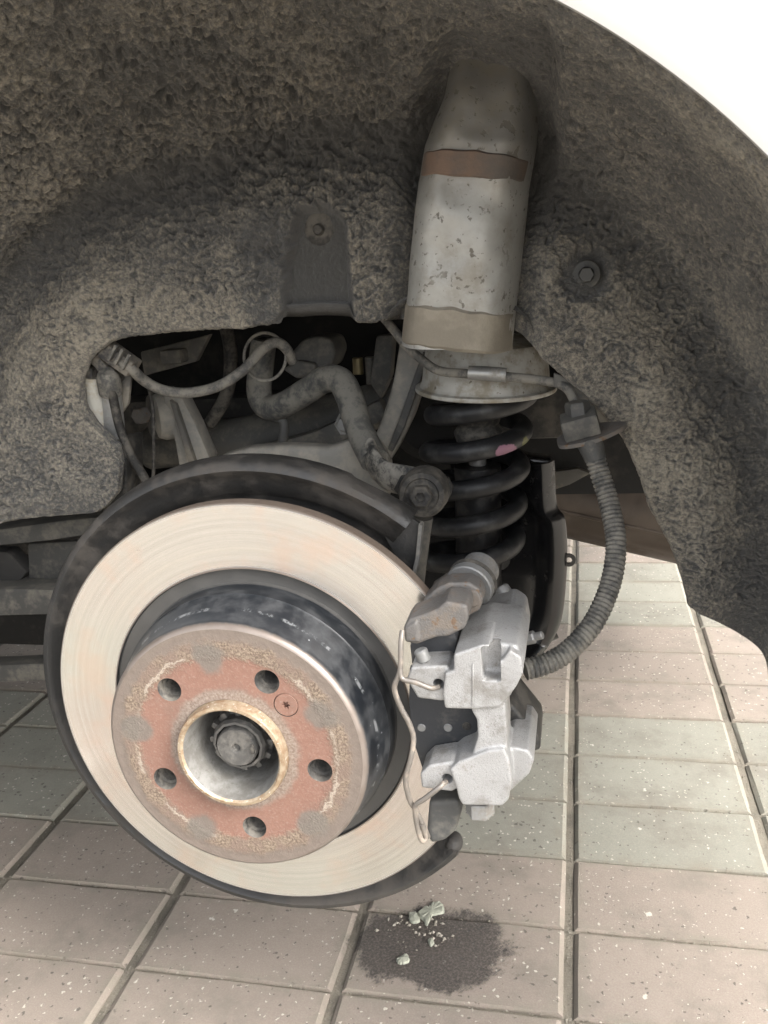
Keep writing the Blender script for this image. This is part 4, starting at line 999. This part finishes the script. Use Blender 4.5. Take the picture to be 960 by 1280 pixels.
hoop = thing('wire_hoop', P(332, 470, .235), 'thin wire hoop around the upper end of the anti-roll bar', 'wire')
hc_ = P(331, 446, .240); link('ring', tube_me(np.array([(hc_[0] + .0195 * math.cos(t), hc_[1] + .004 * math.sin(t), hc_[2] + .0205 * math.sin(t)) for t in np.linspace(0, 6.4, 60)]), .0014, 8), MT['cable'], hoop)
bk = thing('bar_bracket', P(395, 460, .30), 'lumpy grey mounting bracket behind the anti-roll bar', 'bracket')
link('block', cast(prism_me([(364, 440), (378, 424), (398, 420), (414, 424), (420, 440), (412, 462), (385, 468), (366, 460)], .30, .35, .005, 3), .0016, 5), MT['arm_dark'], bk, sharp=None)
link('ear', cast(prism_me([(352, 462), (372, 450), (395, 455), (392, 470), (370, 474)], .292, .31, .003, 2), .0015, 4), MT['arm_dark'], bk, sharp=None)
link('stay', tube_me(catmull([P(340, 520, .285), P(355, 528, .285), P(352, 560, .285)], 12), .0045, 10), MT['arm_dark'], bk)
link('brass_fitting', cyl_me(P(447, 447, .36), P(448, 468, .36), .0055, 16), MT['brass'], bk)
link('dark_fitting', cyl_me(P(462, 446, .36), P(464, 480, .36), .0050, 16), MT['arm_dark'], bk)
# dark subframe behind everything
sf = thing('rear_subframe', (0, .42, .36), 'dark rear subframe filling the shadows behind the links', 'subframe')
link('tunnel_beam', tube_me(catmull([P(190, 560, .40), P(320, 545, .39), P(420, 520, .38), P(500, 500, .38)], 30), .030, 16, sq=(1, .8)), MT['arm_dark'], sf)
link('side_beam', box_me((-.05, .455, .46), (.60, .05, .06), .012), MT['under'], sf)
link('differential', lathe_me([(0, 0), (.04, .002), (.055, .02), (.06, .06), (.05, .10), (0, .10)], P(540, 520, .40), (0, 1, 0), 36), MT['black_void'], sf)
link('diagonal_stay', prism_me([(300, 566), (392, 540), (474, 500), (486, 522), (420, 556), (340, 580)], .335, .36, .004), MT['arm_dark'], sf)
link('vacuum_hose', tube_me(catmull([P(280, 400, .36), P(288, 440, .355), P(284, 490, .35), P(262, 530, .35)], 24), .007, 12), MT['rubber'], sf)
link('stay_bolt', lathe_me([(0, .008), (.007, .008), (.008, .006), (.008, 0), (.012, 0), (.012, -.004)], P(432, 530, .335), (0, -1, .1), 6), MT['pin'], sf, sharp=25)
link('upper_hanger', prism_me([(470, 420), (492, 418), (488, 470), (476, 500), (462, 480)], .34, .36, .003), MT['arm_dark'], sf)
link('upper_plate', prism_me([(175, 440), (262, 418), (245, 452), (180, 470)], .33, .34, .002), MT['frame'], sf)
link('upper_block', box_me(P(218, 445, .32), (.022, .02, .014), .003), MT['frame'], sf)
# underbody pieces below the front of the liner
ub = thing('sill_underside', P(50, 740, .25), 'grey underbody frame pieces below the front end of the liner', 'underbody')
link('upper_lip', prism_me([(-60, 668), (0, 662), (70, 652), (128, 646), (112, 668), (60, 676), (0, 682), (-60, 690)], .215, .26, .002), MT['arm_dark'], ub)
link('web', prism_me([(34, 680), (100, 676), (92, 740), (36, 742)], .255, .265, .003), MT['arm_dark'], ub)
link('shelf', prism_me([(-60, 738), (20, 736), (85, 738), (82, 768), (-60, 772)], .225, .29, .003), MT['arm_dark'], ub)
link('hanger', prism_me([(-60, 685), (10, 690), (34, 715), (20, 732), (-60, 735)], .25, .27, .003), MT['under'], ub)
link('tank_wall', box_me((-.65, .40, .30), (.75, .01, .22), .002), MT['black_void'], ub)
la = thing('lower_link', P(30, 842, .27), 'flat grey lower link crossing under the car to the wheel carrier', 'link')
link('bar', prism_me([(-120, 834), (0, 832), (62, 829), (140, 826), (140, 848), (60, 851), (0, 853), (-120, 856)], .26, .285, .002), MT['arm_dark'], la)
